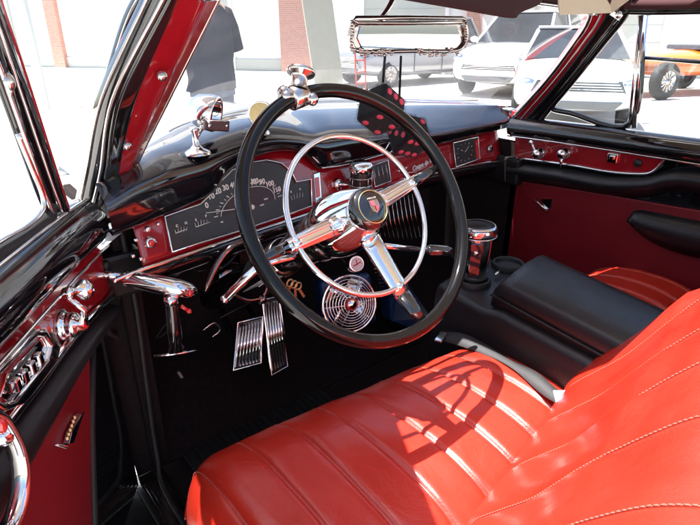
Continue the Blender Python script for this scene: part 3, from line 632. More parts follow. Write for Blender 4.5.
# ---- hanging dice
def die(cpt, R, size, pips, label):
    e = empty('fuzzy_die', cpt); tag(e, label, 'fuzzy dice', 'plush dice hanging from the mirror')
    m = MB(); m.box((0,0,0), (size,size,size), 0, R); m.build('plush_cube', FUZ, e, bevel=.010, seg=4)
    m = MB(); rg = random.Random(int(size*9999))
    for k in range(5200):
        ax_ = rg.randrange(3); sg = rg.choice((-1,1)); p = V([rg.uniform(-.5,.5) for _ in range(3)]); p[ax_] = .5*sg; nn = V((0,0,0)); nn[ax_] = sg
        b0 = R @ (p*size*.985); dv = (R @ nn)*.0028+V([rg.uniform(-.0014,.0014) for _ in range(3)]); sd = V([rg.uniform(-.0005,.0005) for _ in range(3)])
        m.add([b0+sd, b0-sd, b0+dv], [(0,1,2)], 0, False)
    fz = m.build('plush_pile', FUZ, e, fix=False); fz['kind'] = "stuff"
    h = size/2+.0012; g = size*.27
    pat = {1:[(0,0)],2:[(-g,-g),(g,g)],3:[(-g,-g),(0,0),(g,g)],4:[(-g,-g),(g,g),(-g,g),(g,-g)],5:[(-g,-g),(g,g),(-g,g),(g,-g),(0,0)],6:[(-g,-g),(g,g),(-g,g),(g,-g),(-g,0),(g,0)]}
    for ax, n in zip([(1,0,0),(-1,0,0),(0,1,0),(0,-1,0),(0,0,1),(0,0,-1)], pips):
        a = V(ax); b = V((0,0,1)) if abs(a.z) < .5 else V((1,0,0)); c = a.cross(b)
        for u, w in pat[n]:
            m = MB(); m.lathe(R @ (a*(h-.0015)+b*u+c*w), R @ a, [(size*.10,0),(size*.095,.0015),(size*.06,.0025),(0,.003)], 14); m.build('pip', PINK, e)
    return e
def hexR(c, phi):
    tc_ = (CAM-c).normalized(); r_ = V((0,0,1)).cross(tc_).normalized(); u_ = tc_.cross(r_)
    ax_ = [tc_*.577+(r_*cos(radians(phi+k*120))+u_*sin(radians(phi+k*120)))*.8165 for k in range(3)]
    return Matrix(ax_).transposed()
d1 = P(381,110,'Y',.88)
e1 = die(d1, hexR(d1, 22), .074, (6,1,2,5,4,3), 'black plush die with pink dots, the upper left one of the pair')
d2 = P(409,136,'Y',.91)
e2 = die(d2, hexR(d2, 48), .072, (5,2,3,4,6,1), 'black plush die with red dots, the lower right one of the pair')
for (px, d, e, y1, lab) in ((383, d1, e1, 82, 0), (399, d2, e2, 108, 0)):
    m = MB(); top = P(px+2, 56, 'Y', .93); m.tube([top-d, P(px, y1, 'Y', d.y)-d], .0028, 6); m.build('hanging_cord', FUZ, e)

# ---- things standing on the dash top
def dtop(px, py, Y): return P(px, py, 'Y', Y)
def dhit(px, py):
    h = TOPB.ray_cast(CAM, ray(px, py).normalized())[0]; return h if h else P(px, py, 'Y', 1.25)
sb0 = dhit(197,152); gb0 = dhit(258,132); print('dhit', sb0, gb0)
b = sb0+V((0,0,.06)); comp = empty('chrome_compass', b+V((0,0,-.06)), parent=None); tag(comp, 'round chrome compass lamp on a stalk on the left dash top', 'compass')
o_ = V(comp.location)
ax = V((.55,-.55,-.18)).normalized(); cc = dtop(206,112,sb0.y+.02)
m = MB(); m.lathe(cc-o_, ax, [(0,-.040),(.02,-.037),(.034,-.02),(.039,.0),(.039,.022),(.036,.026),(.034,.022),(.033,.0),(0,-.01)], 30, 0); m.build('chrome_shell', CHR, comp)
m = MB(); q = dtop(216,125,sb0.y-.01)-o_; m.box(q, (.055,.02,.024), 0, Matrix.Rotation(radians(-8),3,'Z') @ Matrix.Rotation(.16,3,'Y')); m.build('name_plate', GRED, comp, bevel=.003)
m = MB()
for s_ in (-.02,.02): m.lathe(q+V((s_,-.011,s_*-.1)), (0,-1,0), [(.004,0),(.003,.002),(0,.0025)], 10)
m.tube([q+V((-.027,-.011,.014)),q+V((.027,-.011,.006))], .0015, 5); m.build('plate_screw', CHR, comp)
m = MB(); s0 = sb0-o_; m.lathe(s0+V((0,0,-.004)), (0,0,1), [(.030,0),(.028,.006),(.014,.012),(.007,.02),(.006,.045),(.010,.05),(.010,.056),(0,.058)], 24); m.tube([s0+V((0,0,.03)), cc-o_+V((-.01,0,-.03))], .005, 8)
for k in range(3): m.ball(s0+V((.02*cos(k*2.1), .02*sin(k*2.1), .0)), .004, 8)
m.build('stalk_base', CHR, comp)
gq = dtop(261,114,gb0.y); gg = empty('small_dash_gauge', gb0); tag(gg, 'small round brass faced gauge on the dash top behind the wheel rim', 'gauge'); o_ = V(gg.location)
m = MB(); ax = V((-.5,-.8,.1)).normalized(); m.lathe(gq-o_, ax, [(0,-.03),(.02,-.026),(.03,-.01),(.031,.006),(.027,.009),(.026,.006)], 26); m.tube([gq-o_+V((0,0,-.02)), (0,0,0)], .007, 8); m.lathe((0,0,-.004), (0,0,1), [(.028,0),(.026,.006),(.01,.012)], 20); m.build('gauge_shell', CHR, gg)
m = MB(); m.lathe(gq-o_, ax, [(.026,.006),(0,.0065)], 26); m.build('brass_face', AMB, gg)
# wipers
for pts in ([(250,122,1.47),(290,113,1.49),(335,108,1.49),(352,104,1.50)], [(395,103,1.48),(440,104,1.42),(480,104,1.34)], [(150,150,1.35),(176,134,1.40),(195,126,1.43)]):
    m = MB(); c_ = cr([P(x, y, 'Y', d) for x, y, d in pts], 5); m.tube(c_, .006, 8); m.tube([p+V((0,.01,.012)) for p in c_[4:]], .003, 6, 1); m.build('wiper_arm', [CHR, RUB], car)

# ---- exterior body seen through the glass: cowl, hood, fenders
def bodyY(x, y):  # height of hood at x, y
    base = at_x(wsb, max(-.73, min(.73, x)))
    t = (y-base.y)
    side = 1.045-.10*abs(x)**2*1.2
    z = lerp1([(0,base.z-.004),(.25,side+.03),(.8,side+.02),(1.6,side-.01),(2.1,side-.06),(2.35,side-.22)], t)
    return z
G = []
for i in range(33):
    x = -.70+1.40*i/32; b_ = at_x(wsb, x); row = []
    for j in range(25):
        y = b_.y+.028+(3.6-b_.y)*j/24; row.append(V((x*(1-.12*(j/24)), y, bodyY(x, y)+ (.05*max(0,1-abs(x)/.12) if j > 2 else 0) )))
    G.append(row)
m = MB(); m.grid(G); m.build('hood', BODYP, car, label='pale hood beyond the windshield')
for sx in (-1, 1):
    G = []
    for i in range(22):
        y = 1.10+2.7*i/21; top = lerp1([(1.10,1.01),(1.5,1.0),(2.4,.97),(3.2,.93),(3.6,.86),(3.8,.62)], y); w = lerp1([(1.1,.80),(1.6,.90),(2.6,.96),(3.4,.93),(3.8,.80)], y)
        G.append([V((sx*lerp1([(1.1,.735),(1.5,.70),(3.8,.60)], y), y, top-.01)), V((sx*(w-.10), y, top)), V((sx*(w-.03), y, top-.04)), V((sx*w, y, top-.12)), V((sx*w, y, top-.35)), V((sx*(w-.02), y, .35))])
    m = MB(); m.grid(G); m.build('front_fender', BODYP, car)

# ---- passenger door
pd = empty('passenger_door', (.72, 1.16, .35), parent=car); po = V(pd.location)
def ppart(m, n_, mt, **k): m.v = [tuple(V(v)-po) for v in m.v]; return m.build(n_, mt, pd, **k)
def PD(px, py, off=0): return P(px, py, 'X', .72-off)
m = MB(); m.box((.745, .22, .70), (.03, 1.86, .74)); ppart(m, 'door_shell', BLK)
lo = [V((.725,1.16,.36)), V((.725,1.163,.862)), V((.725,.80,.885)), V((.725,.5,.90)), V((.725,0,.90)), V((.725,-.7,.90)), V((.725,-.7,.36))]
m = MB(); m.prism([p+V((-.01,0,0)) for p in lo], V((.012,0,0))); ppart(m, 'lower_panel', REDD, bevel=.003, label='dark red lower door panel')
up_ = [(515,131),(560,137),(620,144),(672,150),(668,154),(660,165),(650,172),(640,174),(600,170),(560,163),(515,157)]
m = MB(); m.prism([PD(x, y, .012) for x, y in up_], V((.02,0,0))); ppart(m, 'upper_panel', RED, label='dark red lacquered upper door panel')
m = MB(); m.tube(cr([PD(x, y, .016) for x, y in [(515,158),(540,161),(575,166),(610,172),(640,174),(652,172),(661,164),(668,154),(676,151),(684,150)]], 6), .0045, 8); ppart(m, 'chrome_strip', CHR)
# armrest band below the strip
bt = cr([PD(514,161,0), PD(560,166,0), PD(610,174,0), PD(650,174,0), PD(700,168,0), V((.72,.2,1.0)), V((.72,-.6,1.0))], 6)
m = MB(); m.grid([[p+V((.01,0,0)), p+V((-.018,0,-.004)), p+V((-.04,0,-.018)), p+V((-.045,0,-.035)), p+V((-.03,0,-.052)), V((.725, p.y, p.z-.075))] for p in bt]); ppart(m, 'armrest_roll', VIN)
# belt moulding
bl = cr([(.70,1.17,1.075),(.71,1.0,1.078),(.715,.7,1.08),(.715,.2,1.08),(.715,-.7,1.075)], 6)
m = MB(); m.grid([[p+V((-.005,0,-.048)), p+V((-.03,0,-.038)), p+V((-.036,0,-.02)), p+V((-.02,0,.012)), p+V((.02,0,.018)), p+V((.05,0,.01))] for p in bl]); ppart(m, 'belt_moulding', BLK)
m = MB(); m.tube([p+V((-.027,0,-.046)) for p in bl], .003, 6); ppart(m, 'belt_chrome', CHR)
for x, y, big in [(541,153,1), (566,153,0)]:
    m = MB(); q = PD(x, y, .014); m.lathe(q+V((0,0,.0)), (-1,-.1,.05), [(.017,0),(.019,.004),(.016,.010),(.009,.014),(.009,.024),(.014,.028),(.0165,.036),(.012,.043),(0,.045)], 22)
    if big: m.tube([q+V((-.03,0,0)), q+V((-.032,.02,.035))], .005, 8); m.ball(q+V((-.035,.022,.038)), .009, 12)
    else: m.tube([q+V((-.02,0,0)), PD(560,168,.04)], [.007,.004], 8)
    ppart(m, 'window_crank', CHR)
m = MB(); q = PD(613,158,.016); m.box(q, (.012,.034,.030)); m.box(q+V((-.008,0,.002)), (.008,.016,.014)); ppart(m, 'window_switch', CHR, bevel=.003)
m = MB(); q = PD(638,163,.014); m.lathe(q, (-1,0,0), [(.013,0),(.012,.004),(.006,.005),(0,.006)], 18); ppart(m, 'black_button', VIN)
m = MB(); m.tube([PD(534,199,.02), PD(547,211,.016)], [.002,.0055], 8); m.prism([PD(541,199,.012),PD(552,199,.012),PD(551,207,.012),PD(546,210,.012)], V((.01,0,0))); ppart(m, 'courtesy_light', CHR)
m = MB(); pk = cr([PD(x, y, .0) for x, y in [(634,216),(640,210),(660,213),(700,221),(760,232)]], 5); pb = cr([PD(x, y, .0) for x, y in [(634,220),(644,234),(668,247),(700,256),(760,268)]], 5)
m.grid([[a+V((.01,0,0)), a+V((-.03,0,.004)), a.lerp(b,.3)+V((-.055,0,0)), a.lerp(b,.7)+V((-.045,0,0)), b+V((-.02,0,0)), b+V((.01,0,0))] for a, b in zip(pk, pb)]); ppart(m, 'armrest', VIN, label='black padded armrest')
# vent window and glass
vf = [PD(x, y, -.012) for x, y in [(552,94),(548,103),(552,109),(570,113),(632,122),(641,14),(624,14)]]
m = MB(); m.tube(cr(vf+[vf[0]], 6)[:-1], .009, 8, closed=True); ppart(m, 'vent_frame', BLK)
m = MB(); m.tube([PD(646,12,-.01), PD(634,128,-.01)], .0075, 10); m.tube([PD(641,12,-.01), PD(629,127,-.01)], .005, 8); ppart(m, 'divider_bar', CHR)
m = MB(); m.prism(vf, V((.003,0,0))); ppart(m, 'vent_glass', GLS)
m = MB(); gt = [PD(645,58,-.02), PD(700,62,-.02), V((.742,-.4,PD(700,62,-.02).z+.01)), V((.742,-.4,1.05)), V((.742,PD(645,58,-.02).y,1.05))]; m.prism(gt, V((.003,0,0))); ppart(m, 'window_glass', GLS)
m = MB(); m.tube([gt[0], gt[1], gt[2]], .006, 8); ppart(m, 'glass_edge_trim', BLK)

# ---- driver door, swung open
th = radians(34); DD_d = V((-sin(th), -cos(th), 0)); DD_H = V((-.76, 1.12, 0)); DD_n = V((cos(th), -sin(th), 0))
def DD(px, py, off=0):
    r = ray(px, py); o = DD_H+DD_n*off; return CAM + r*((o-CAM).dot(DD_n)/r.dot(DD_n))
def DS(s, z, off=0): return DD_H+DD_d*s+DD_n*off+V((0,0,z))
dd = empty('driver_door', (DD_H.x, DD_H.y, .35), parent=car); do = V(dd.location)
def dpart(m, n_, mt, **k): m.v = [tuple(V(v)-do) for v in m.v]; return m.build(n_, mt, dd, **k)
m = MB(); m.prism([DS(.03,.36,-.006), DS(.03,1.0,-.006), DS(1.1,1.0,-.006), DS(1.1,.36,-.006)], -DD_n*.06); dpart(m, 'door_shell', BLK, bevel=.008)
# belt roll
rl = [DS(s, z) for s, z in [(.018,1.035),(.10,1.042),(.25,1.045),(.5,1.045),(.8,1.04),(1.1,1.03)]]; rl = cr(rl, 5)
m = MB(); R_ = []
for i, p in enumerate(rl):
    sc = .55 if i == 0 else (.9 if i == 1 else 1)
    R_.append([p + (DD_n*(.048*cos(a))+V((0,0,.050*sin(a))))*sc - DD_n*.006 for a in [2*pi*k/24 for k in range(24)]])
m.rings(R_); dpart(m, 'belt_roll', BLK, label='glossy black rounded door top')
m = MB(); m.tube([p+DD_n*.030+V((0,0,-.050)) for p in rl[1:]], .003, 6); m.tube([p+DD_n*.012+V((0,0,.048)) for p in rl[1:]], .0035, 6); dpart(m, 'roll_trim', CHR)
# upper red panel & strip & black wedge & lower red panel
st2 = [(112,300),(96,314),(70,342),(45,376),(11,420),(-20,462),(-60,520)]
m = MB(); top_ = [DS(s, 1.0, .006) for s in (.9,.6,.3,.1,.02)]; m.prism(top_+[DD(x, y, .006) for x, y in st2], -DD_n*.012); dpart(m, 'upper_panel', RED, label='dark red lacquered upper door panel')
m = MB(); m.tube(cr([DD(x, y, .014) for x, y in [(113,294),(108,301),(96,312),(70,341),(45,375),(11,419),(-30,476)]], 6), .0065, 10, flat=1.3); dpart(m, 'chrome_strip', CHR)
m = MB(); ws = cr([DD(x, y, .0) for x, y in [(108,304),(96,316),(70,345),(45,379),(11,424),(-30,480)]], 5)
wl = cr([DD(x, y, .0) for x, y in [(100,330),(86,350),(66,385),(45,425),(22,468),(-30,560)]], 5)
m.grid([[a+DD_n*.004, a+DD_n*.024+V((0,0,-.004)), a.lerp(b,.4)+DD_n*.034, a.lerp(b,.8)+DD_n*.02, b+DD_n*.003] for a, b in zip(ws, wl)]); dpart(m, 'armrest_roll', VIN)
m = MB(); m.prism([DD(x, y, .003) for x, y in [(90,346),(84,352),(66,385),(45,425),(20,470),(-30,560),(-60,700),(80,700),(92,525)]], -DD_n*.008); dpart(m, 'lower_panel', REDD, bevel=.002, label='red lower door panel')
m = MB(); m.tube([DD(92,350,-.004), DD(91,430,-.004), DD(94,525,-.004), DD(98,640,-.004)], .008, 8); dpart(m, 'edge_seal', RUB)
# vent regulator
m = MB(); q = DD(61,325,.006); m.lathe(q, DD_n, [(.026,0),(.027,.006),(.022,.010),(.020,.016),(.022,.020),(.018,.028),(.012,.031),(.012,.04),(0,.041)], 26)
q2 = DD(64,295,.034); q3 = DD(70,296,.034); m.tube([q+DD_n*.036, q.lerp(q2,.5)+DD_n*.034, DD(68,298,.036)], [.009,.005,.005], 10)
k0 = DD(66,293,.036); k1 = DD(82,290,.05); kd2 = (k1-k0).normalized(); m.lathe(k0, kd2, [(0,-.002),(.009,-.002),(.010,.010),(.006,.013),(.007,.018),(.014,.026),(.018,.032),(.0165,.040),(0,.044)], 22)
dpart(m, 'vent_crank', CHR, label='chrome vent window crank with round knob')
m = MB(); m.lathe(q+DD_n*.0405, DD_n, [(.009,0),(.006,.003),(0,.004)], 16); dpart(m, 'crank_cap', REDL)
# switch panel
sw4 = [(-6,374),(34,333),(43,333),(50,345),(46,362),(12,404),(0,408),(-14,398)]
m = MB(); m.prism([DD(x, y, .004) for x, y in sw4], DD_n*.018); m.tube([DD(x, y, .024) for x, y in sw4], .0065, 10, closed=True); dpart(m, 'switch_bezel', CHR, bevel=.004)
m = MB(); m.prism([DD(x, y, .0225) for x, y in [(6,384),(36,347),(43,354),(12,394)]], DD_n*.003); dpart(m, 'switch_plate', BLK)
for k in range(4):
    c = DD(16+k*7.6, 385-k*8.6, .030); m = MB(); e_ = (DD(20,380,.03)-DD(16,385,.03)).normalized(); f_ = DD_n.cross(e_)
    m.box(c, (.014,.020,.010), 0, Matrix((e_, f_, DD_n)).transposed()); dpart(m, 'window_switch', CHR, bevel=.003)
# pull ring
m = MB(); m.tube(cr([DD(x, y, .05) for x, y in [(-16,412),(-2,418),(8,432),(17,452),(21,476),(18,502),(9,526),(-6,545)]], 6), [.012]*43, 12, flat=.6); m.ball(DD(2,436,.045), (.014,.014,.014), 12); dpart(m, 'pull_handle', CHR, label='big curved chrome door pull')
m = MB(); m.ball(DD(1,425,.056), (.007,.007,.012), 10); dpart(m, 'pull_button', REDL)
m = MB(); m.prism([DD(x, y, .004) for x, y in [(-30,470),(2,440),(10,455),(6,480),(-30,520)]], DD_n*.008); dpart(m, 'pull_pocket', VIN)
# small reflector light on lower panel
m = MB(); m.prism([DD(x, y, .006) for x, y in [(63,444),(68,443),(79,411),(76,414),(66,432)]], DD_n*.010, 0); m.tube([DD(55,445,.008), DD(66,446,.016)], [.001,.005], 8, 0)
for k in range(6): m.box(DD(67+k*1.5, 438-k*4.2, .018), (.004,.004,.006), 1)
dpart(m, 'courtesy_light', [CHR, AMB], bevel=.001)
# vent window frame
vo = [(64,214),(50,172),(30,110),(12,56),(0,22),(-10,-8)]
vi = [(34,224),(43,208),(40,186),(27,150),(10,108),(0,84),(-24,20)]
m = MB(); A_ = cr([DD(x, y, .0) for x, y in vo], 6); Bp = [(56,212),(43,176),(24,122),(6,70),(-8,30),(-18,0)]
B_ = cr([DD(x, y, .0) for x, y in Bp], 6); Cc = cr([DD(x, y, .0) for x, y in [(48,214),(36,184),(18,134),(0,84),(-14,46),(-26,10)]], 6)
m.grid([[a-DD_n*.012, a+DD_n*.008, a.lerp(b,.5)+DD_n*.016, b+DD_n*.010, b.lerp(c,.5)+DD_n*.002, c+DD_n*.008, c-DD_n*.006] for a, b, c in zip(A_, B_, Cc)]); dpart(m, 'window_frame', BLK)
m = MB(); m.tube([a+DD_n*.008 for a in A_], .005, 8); dpart(m, 'frame_red_edge', RED)
m = MB(); m.tube([b+DD_n*.010 for b in B_], .0022, 6); m.tube([c+DD_n*.008 for c in Cc], .003, 6); m.tube(cr([DD(x,y,.006) for x, y in [(18,134),(32,168),(43,196),(42,212),(28,226),(0,242),(-30,262)]], 6), .004, 8); dpart(m, 'frame_chrome', CHR)
m = MB(); m.tube(cr([DD(x,y,.0) for x, y in [(50,205),(48,218),(32,234),(4,252),(-30,272)]], 6), .012, 8); dpart(m, 'vent_seal', RUB)
m = MB(); m.prism([DD(x, y, -.01) for x, y in [(44,205),(40,220),(20,235),(-40,268),(-90,-10),(-26,0),(0,70),(20,130)]], -DD_n*.002); dpart(m, 'vent_glass', GLS)
m = MB(); q = DD(9,82,.012); m.ball(q, (.008,.008,.013), 12); m.tube([q, q+V((0,0,-.018))], .004, 8); dpart(m, 'vent_catch', CHRD)
m = MB(); m.tube([DS(.19,1.425), DS(.5,1.45), DS(1.08,1.44), DS(1.12,1.05)], .014, 10); dpart(m, 'top_frame', BLK)

# ------------------------------------------------------------------ SEATS
def stitches(mb, pts, step=.0058, ln=.0040, r=.00085):
    d = 0; nxt = 0
    for a, b in zip(pts, pts[1:]):
        L_ = (b-a).length
        while nxt < d+L_:
            q = a.lerp(b, (nxt-d)/L_); t_ = (b-a)/L_; mb.tube([q, q+t_*ln], r, 5); nxt += step
        d += L_
def smooth(t): t = max(0, min(1, t)); return t*t*(3-2*t)
def cushion(name, x0, x1, label, parent, nch, ystart=.74, chphase=0):
    """channelled bench cushion: sections along X, profile from underside front over the top to the back"""
    m = MB(); n = 280; G = []; seams = []
    for i in range(n+1):
        u = i/n; X = x0+(x1-x0)*u
        ex = min(u, 1-u)*(x1-x0); rn = max(0, 1-ex/.085); drop = .075*(1-sqrt(max(0, 1-rn*rn))); pull = .085*(1-sqrt(max(0, 1-rn*rn)))
        ph = (u*nch+chphase) % 1; pad = .0095*(1-(2*abs(ph-.5))**9)
        row = []
        for y, z in PROF:
            inner = smooth((.71-y)/.12) if z > .6 else 0
            yy = y-pull*(1 if y > .5 else 0)+(.0 if y < .4 else 1)*smooth((y-.4)/.2)*lerp1([(-.8,.045),(-.6,.04),(-.3,.01),(0,-.02)], X); zz = z-drop*(1 if z > .58 else .3)+pad*(.25+.75*inner)
            zz += .0035*noise.noise(V((X*9, yy*7, 3.1)))+.0016*noise.noise(V((X*26, yy*12, 1.7)))
            row.append(V((X, yy, zz)))
        G.append(row)
    m.grid(G); m.f.append(list(range(len(PROF)))); m.m.append(0); m.sm.append(True); k = n*len(PROF); m.f.append([k+j for j in range(len(PROF))]); m.m.append(0); m.sm.append(True)
    o = m.build(name, LEA, parent, label=label)
    for c in range(nch+1):
        u = (c-chphase)/nch
        if .03 < u < .97:
            i = round(u*n); pts = G[i]
            for off in (-.0022,):
                s = MB(); stitches(s, [p+V((off,.0005,.0014)) for p in pts[6:-3]]); s.tube([p+V((off,.0005,.0006)) for p in pts[6:-3]], .0006, 4); s.build('stitched_seam', THR, o)
    return o, G
PROF = cr([(.60,.44,0),(.70,.46,0),(.735,.50,0),(.748,.56,0),(.745,.61,0),(.722,.655,0),(.68,.681,0),(.62,.692,0),(.54,.694,0),(.46,.688,0),(.40,.672,0),(.34,.645,0),(.20,.62,0)], 4)
PROF = [(p.x, p.y) for p in PROF]
seat = empty('driver_seat', (-.42, .45, .33), parent=car); 
def at_seat(o, e): o.location = -V(e.location)
o, CG = cushion('cushion', -.80, -.02, 'red leather seat cushion with sewn channels', seat, 9, chphase=.52); at_seat(o, seat)
# welt along front/side edge
m = MB(); m.tube([g[4*3+2]+V((0,.004,0)) for g in CG[4:-4]], .0035, 6); w_ = m.build('piping', LEA, seat); at_seat(w_, seat)
m = MB(); m.box((-.41,.42,.40), (.72,.52,.14)); b_ = m.build('seat_base', MECH, seat, bevel=.02); at_seat(b_, seat)
def backrest(x0, x1, nch, parent, label, chphase=0, dyt=None):
    n = 260; G = []
    pr = cr([(.35,.60,0),(.405,.645,0),(.436,.69,0),(.424,.735,0),(.385,.79,0),(.340,.85,0),(.292,.935,0),(.245,1.01,0),(.20,1.065,0),(.15,1.095,0),(.09,1.09,0),(.07,1.0,0),(.12,.75,0),(.18,.55,0)], 5)
    for i in range(n+1):
        u = i/n; X = x0+(x1-x0)*u; ex = min(u, 1-u)*(x1-x0); rn = max(0, 1-ex/.06); d = 1-sqrt(max(0, 1-rn*rn))
        ph = (u*nch+chphase) % 1; pad = .008*(1-(2*abs(ph-.5))**6); row = []; dy = lerp1(dyt, X)
        for k, p in enumerate(pr):
            y, z = p.x, p.y; f = k/len(pr)
            y += .003*noise.noise(V((X*7, z*6, 8.3)))+.0018*noise.noise(V((X*24, z*11, 4.4)))
            row.append(V((X, y+dy-.05*d*(1 if f < .62 else -.2)+pad*(1 if f < .5 else 0), z-.06*d*smooth((z-.85)/.25))))
        G.append(row)
    m = MB(); m.grid(G)
    for k in (0, n*len(pr)): m.f.append([k+j for j in range(len(pr))]); m.m.append(0); m.sm.append(True)
    o = m.build('backrest', LEA, parent, label=label); s = MB()
    for c in range(nch+1):
        u = (c-chphase)/nch
        if .03 < u < .97:
            i = round(u*n); s = MB(); stitches(s, [p+V((0,.0010,.0009)) for p in G[i][3:-8]], r=.0007); s.tube([p+V((0,.0006,.0005)) for p in G[i][3:-8]], .0006, 4); s.build('stitched_seam', THR, o)
    return o, G
DYT = [(-.8,-.13),(-.6,-.115),(-.45,-.09),(-.3,-.06),(-.2,-.04),(-.1,-.015),(0,.01)]
o, BG = backrest(-.80, .005, 6, seat, 'red leather backrest with sewn channels, in bright sun', chphase=.93, dyt=DYT); at_seat(o, seat)
ps = empty('passenger_seat', (.45, .45, .33), parent=car)
o, _ = cushion('cushion', .22, .70, 'shaded red leather passenger cushion', ps, 6); at_seat(o, ps); o.location += V((0,.04,.0))
o, _ = backrest(.22, .70, 5, ps, 'shaded red leather passenger backrest', dyt=[(.2,-.01),(.7,-.06)]); at_seat(o, ps)
m = MB(); m.box((.46,.42,.40), (.44,.52,.14)); b_ = m.build('seat_base', MECH, ps, bevel=.02); at_seat(b_, ps)
# seat belt lying along the right side of the driver's cushion
bp = [P(442,336,'Z',.66), P(462,340,'Z',.69), P(490,352,'Z',.70), P(515,366,'Z',.705), P(533,378,'Z',.71), P(549,391,'Z',.71), P(570,406,'Z',.715)]
bp = cr(bp, 5); m = MB(); G = []
for i, p in enumerate(bp):
    w = V((.85,.35,0)).normalized()*.021; tw = .25*sin(i*.35); d = w*cos(tw)+V((0,0,.02))*sin(tw); G.append([p-d, p+V((0,0,.004)), p+d])
m.grid(G); sb = m.build('seat_belt', WEB, car, solid=.003, label='grey webbing lap belt lying beside the console')
m = MB(); q = P(441,337,'Z',.675); m.box(q, (.05,.02,.006), 0, Matrix.Rotation(.4,3,'Z')); m.build('belt_tongue', CHR, sb, bevel=.002)
m = MB(); m.prism([P(553,392,'Z',.722),P(566,392,'Z',.722),P(577,404,'Z',.722),P(563,412,'Z',.722),P(556,404,'Z',.722)], V((0,0,.004))); m.build('belt_label', [mat('pale_blue_tape', (.35,.55,.72), .4)], sb)

# ------------------------------------------------------------------ CONSOLE
con = empty('centre_console', (.06, .6, .33)); tag(con, 'black vinyl centre console with padded armrest and cup holders between the red seats', 'console'); co = V(con.location)
def cpart(m, n_, mt, **k): m.v = [tuple(V(v)-co) for v in m.v]; return m.build(n_, mt, con, **k)
AT = .845
fl, bk, fr_, br_ = P(494,277,'Z',AT), P(622,343,'Z',AT-.01), P(536,249,'Z',AT), P(655,303,'Z',AT-.01)
print('arm', fl, bk, fr_, br_)
fl.z = fr_.z = AT
dirb = (bk-fl).normalized(); fl2 = fl; R_ = []
for j in range(15):
    t = j/14*1.25; a = fl.lerp(bk, t); b = fr_.lerp(br_, t); e = 1-max(0, 1-t/.12)**2*.35; a = a+V((0,0,-.0)); h = .0
    w = b-a; zt = -.035*max(0, 1-t/.10)**2
    prof = [(0,-.075),(0,-.03),(.01,-.010),(.05,-.001),(.2,.006),(.5,.010),(.8,.006),(.95,-.001),(.99,-.010),(1,-.03),(1,-.075)]
    R_.append([a+w*u+V((0,0,v+zt*(1 if v > -.05 else 0))) for u, v in prof])
m = MB(); m.rings(R_); cpart(m, 'armrest_pad', VIN, label='padded black vinyl armrest lid')
# lower body
def zc(t): return AT-.075
LB = []
for j in range(12):
    t = -.55+j/11*1.85; a = fl.lerp(bk, t); b = fr_.lerp(br_, t); w = (b-a); wn = w.normalized()
    ztop = AT-.070 if t > -.03 else AT-.085
    a2 = a-wn*.022; b2 = b+wn*.01
    bl_ = a-wn*.040
    LB.append([V((bl_.x, bl_.y, .34)), V((bl_.x, bl_.y, .60)), V((a2.x-.006, a2.y, ztop-.05)), V((a2.x, a2.y, ztop-.012)), V((a2.x+.012, a2.y, ztop)), V((b2.x-.01, b2.y, ztop)), V((b2.x, b2.y, ztop-.02)), V((b2.x, b2.y, .34))])
m = MB(); m.rings(LB); cpart(m, 'console_body', VIN, bevel=.006)
# small seam tube along the lid joint
m = MB(); m.tube([fl.lerp(bk, t)+V((-.004,0,-.045)) for t in (0,.3,.6,.9,1.2)], .003, 6); cpart(m, 'lid_joint', RUB)
# cup holders + mug
c1 = P(473,282,'Z',AT-.083); c2 = P(508,266,'Z',AT-.083)
for c in (c1, c2):
    m = MB(); m.lathe(c+V((0,0,-.0)), (0,0,1), [(.036,.001),(.037,.010),(.041,.014),(.045,.010),(.047,.0),(.047,-.02)], 32); m.lathe(c, (0,0,1), [(.036,.002),(0,.0022)], 32); cpart(m, 'cup_holder', RUB)
mug = empty('travel_mug', c1+V((0,0,.0035))); mug.scale = (1.12,1.12,1.22); tag(mug, 'black and steel travel mug standing in the console cup holder', 'mug')
m = MB(); m.lathe((0,0,0), (0,0,1), [(0,0),(.028,0),(.030,.004),(.033,.06),(.035,.10),(.0355,.108)], 32); m.build('mug_body', CHR, mug)
m = MB(); m.lathe((0,0,0), (0,0,1), [(.0355,.106),(.040,.108),(.042,.114),(.042,.126),(.039,.129),(.036,.126),(.035,.118),(0,.117)], 32); m.build('lid', VIN, mug); m = MB(); m.lathe((0,0,0), (0,0,1), [(.0425,.112),(.0432,.116),(.0425,.124),(.0395,.1302),(.037,.1302)], 32); m.build('steel_rim', CHR, mug)
m = MB(); m.tube([(.043*cos(2*pi*i/32),.043*sin(2*pi*i/32),.108) for i in range(32)], .0015, 6, closed=True); m.build('rim_ring', CHR, mug)
m = MB(); d_ = (CAM-c1); d_.z = 0; d_.normalize(); e_ = V((-d_.y, d_.x, 0)); m.prism([d_*.030+e_*(-.013)+V((0,0,.02)), d_*.030+e_*.013+V((0,0,.02)), d_*.033+e_*.014+V((0,0,.10)), d_*.033+e_*(-.014)+V((0,0,.10))], d_*.006, 0); m.lathe(V((0,0,.078))+d_*.038, d_, [(.006,0),(.005,.003),(0,.004)], 14, 1); m.build('mug_clip', [BLK, CHR], mug, bevel=.002)
m = MB(); q = P(498,274,'Z',AT-.075); m.tube([q+V((-.012,0,0)), q+V((.012,.004,.004))], .004, 8); m.build('coin_clip', CHR, con) ; C.objects['coin_clip'].location = -co

# ------------------------------------------------------------------ OUTSIDE
m = MB(); m.add([(-150,-150,0),(150,-150,0),(150,150,0),(-150,150,0)], [(0,1,2,3)], 0, False); g = m.build('ground', CONC, None, fix=False); tag(g, kind='structure')

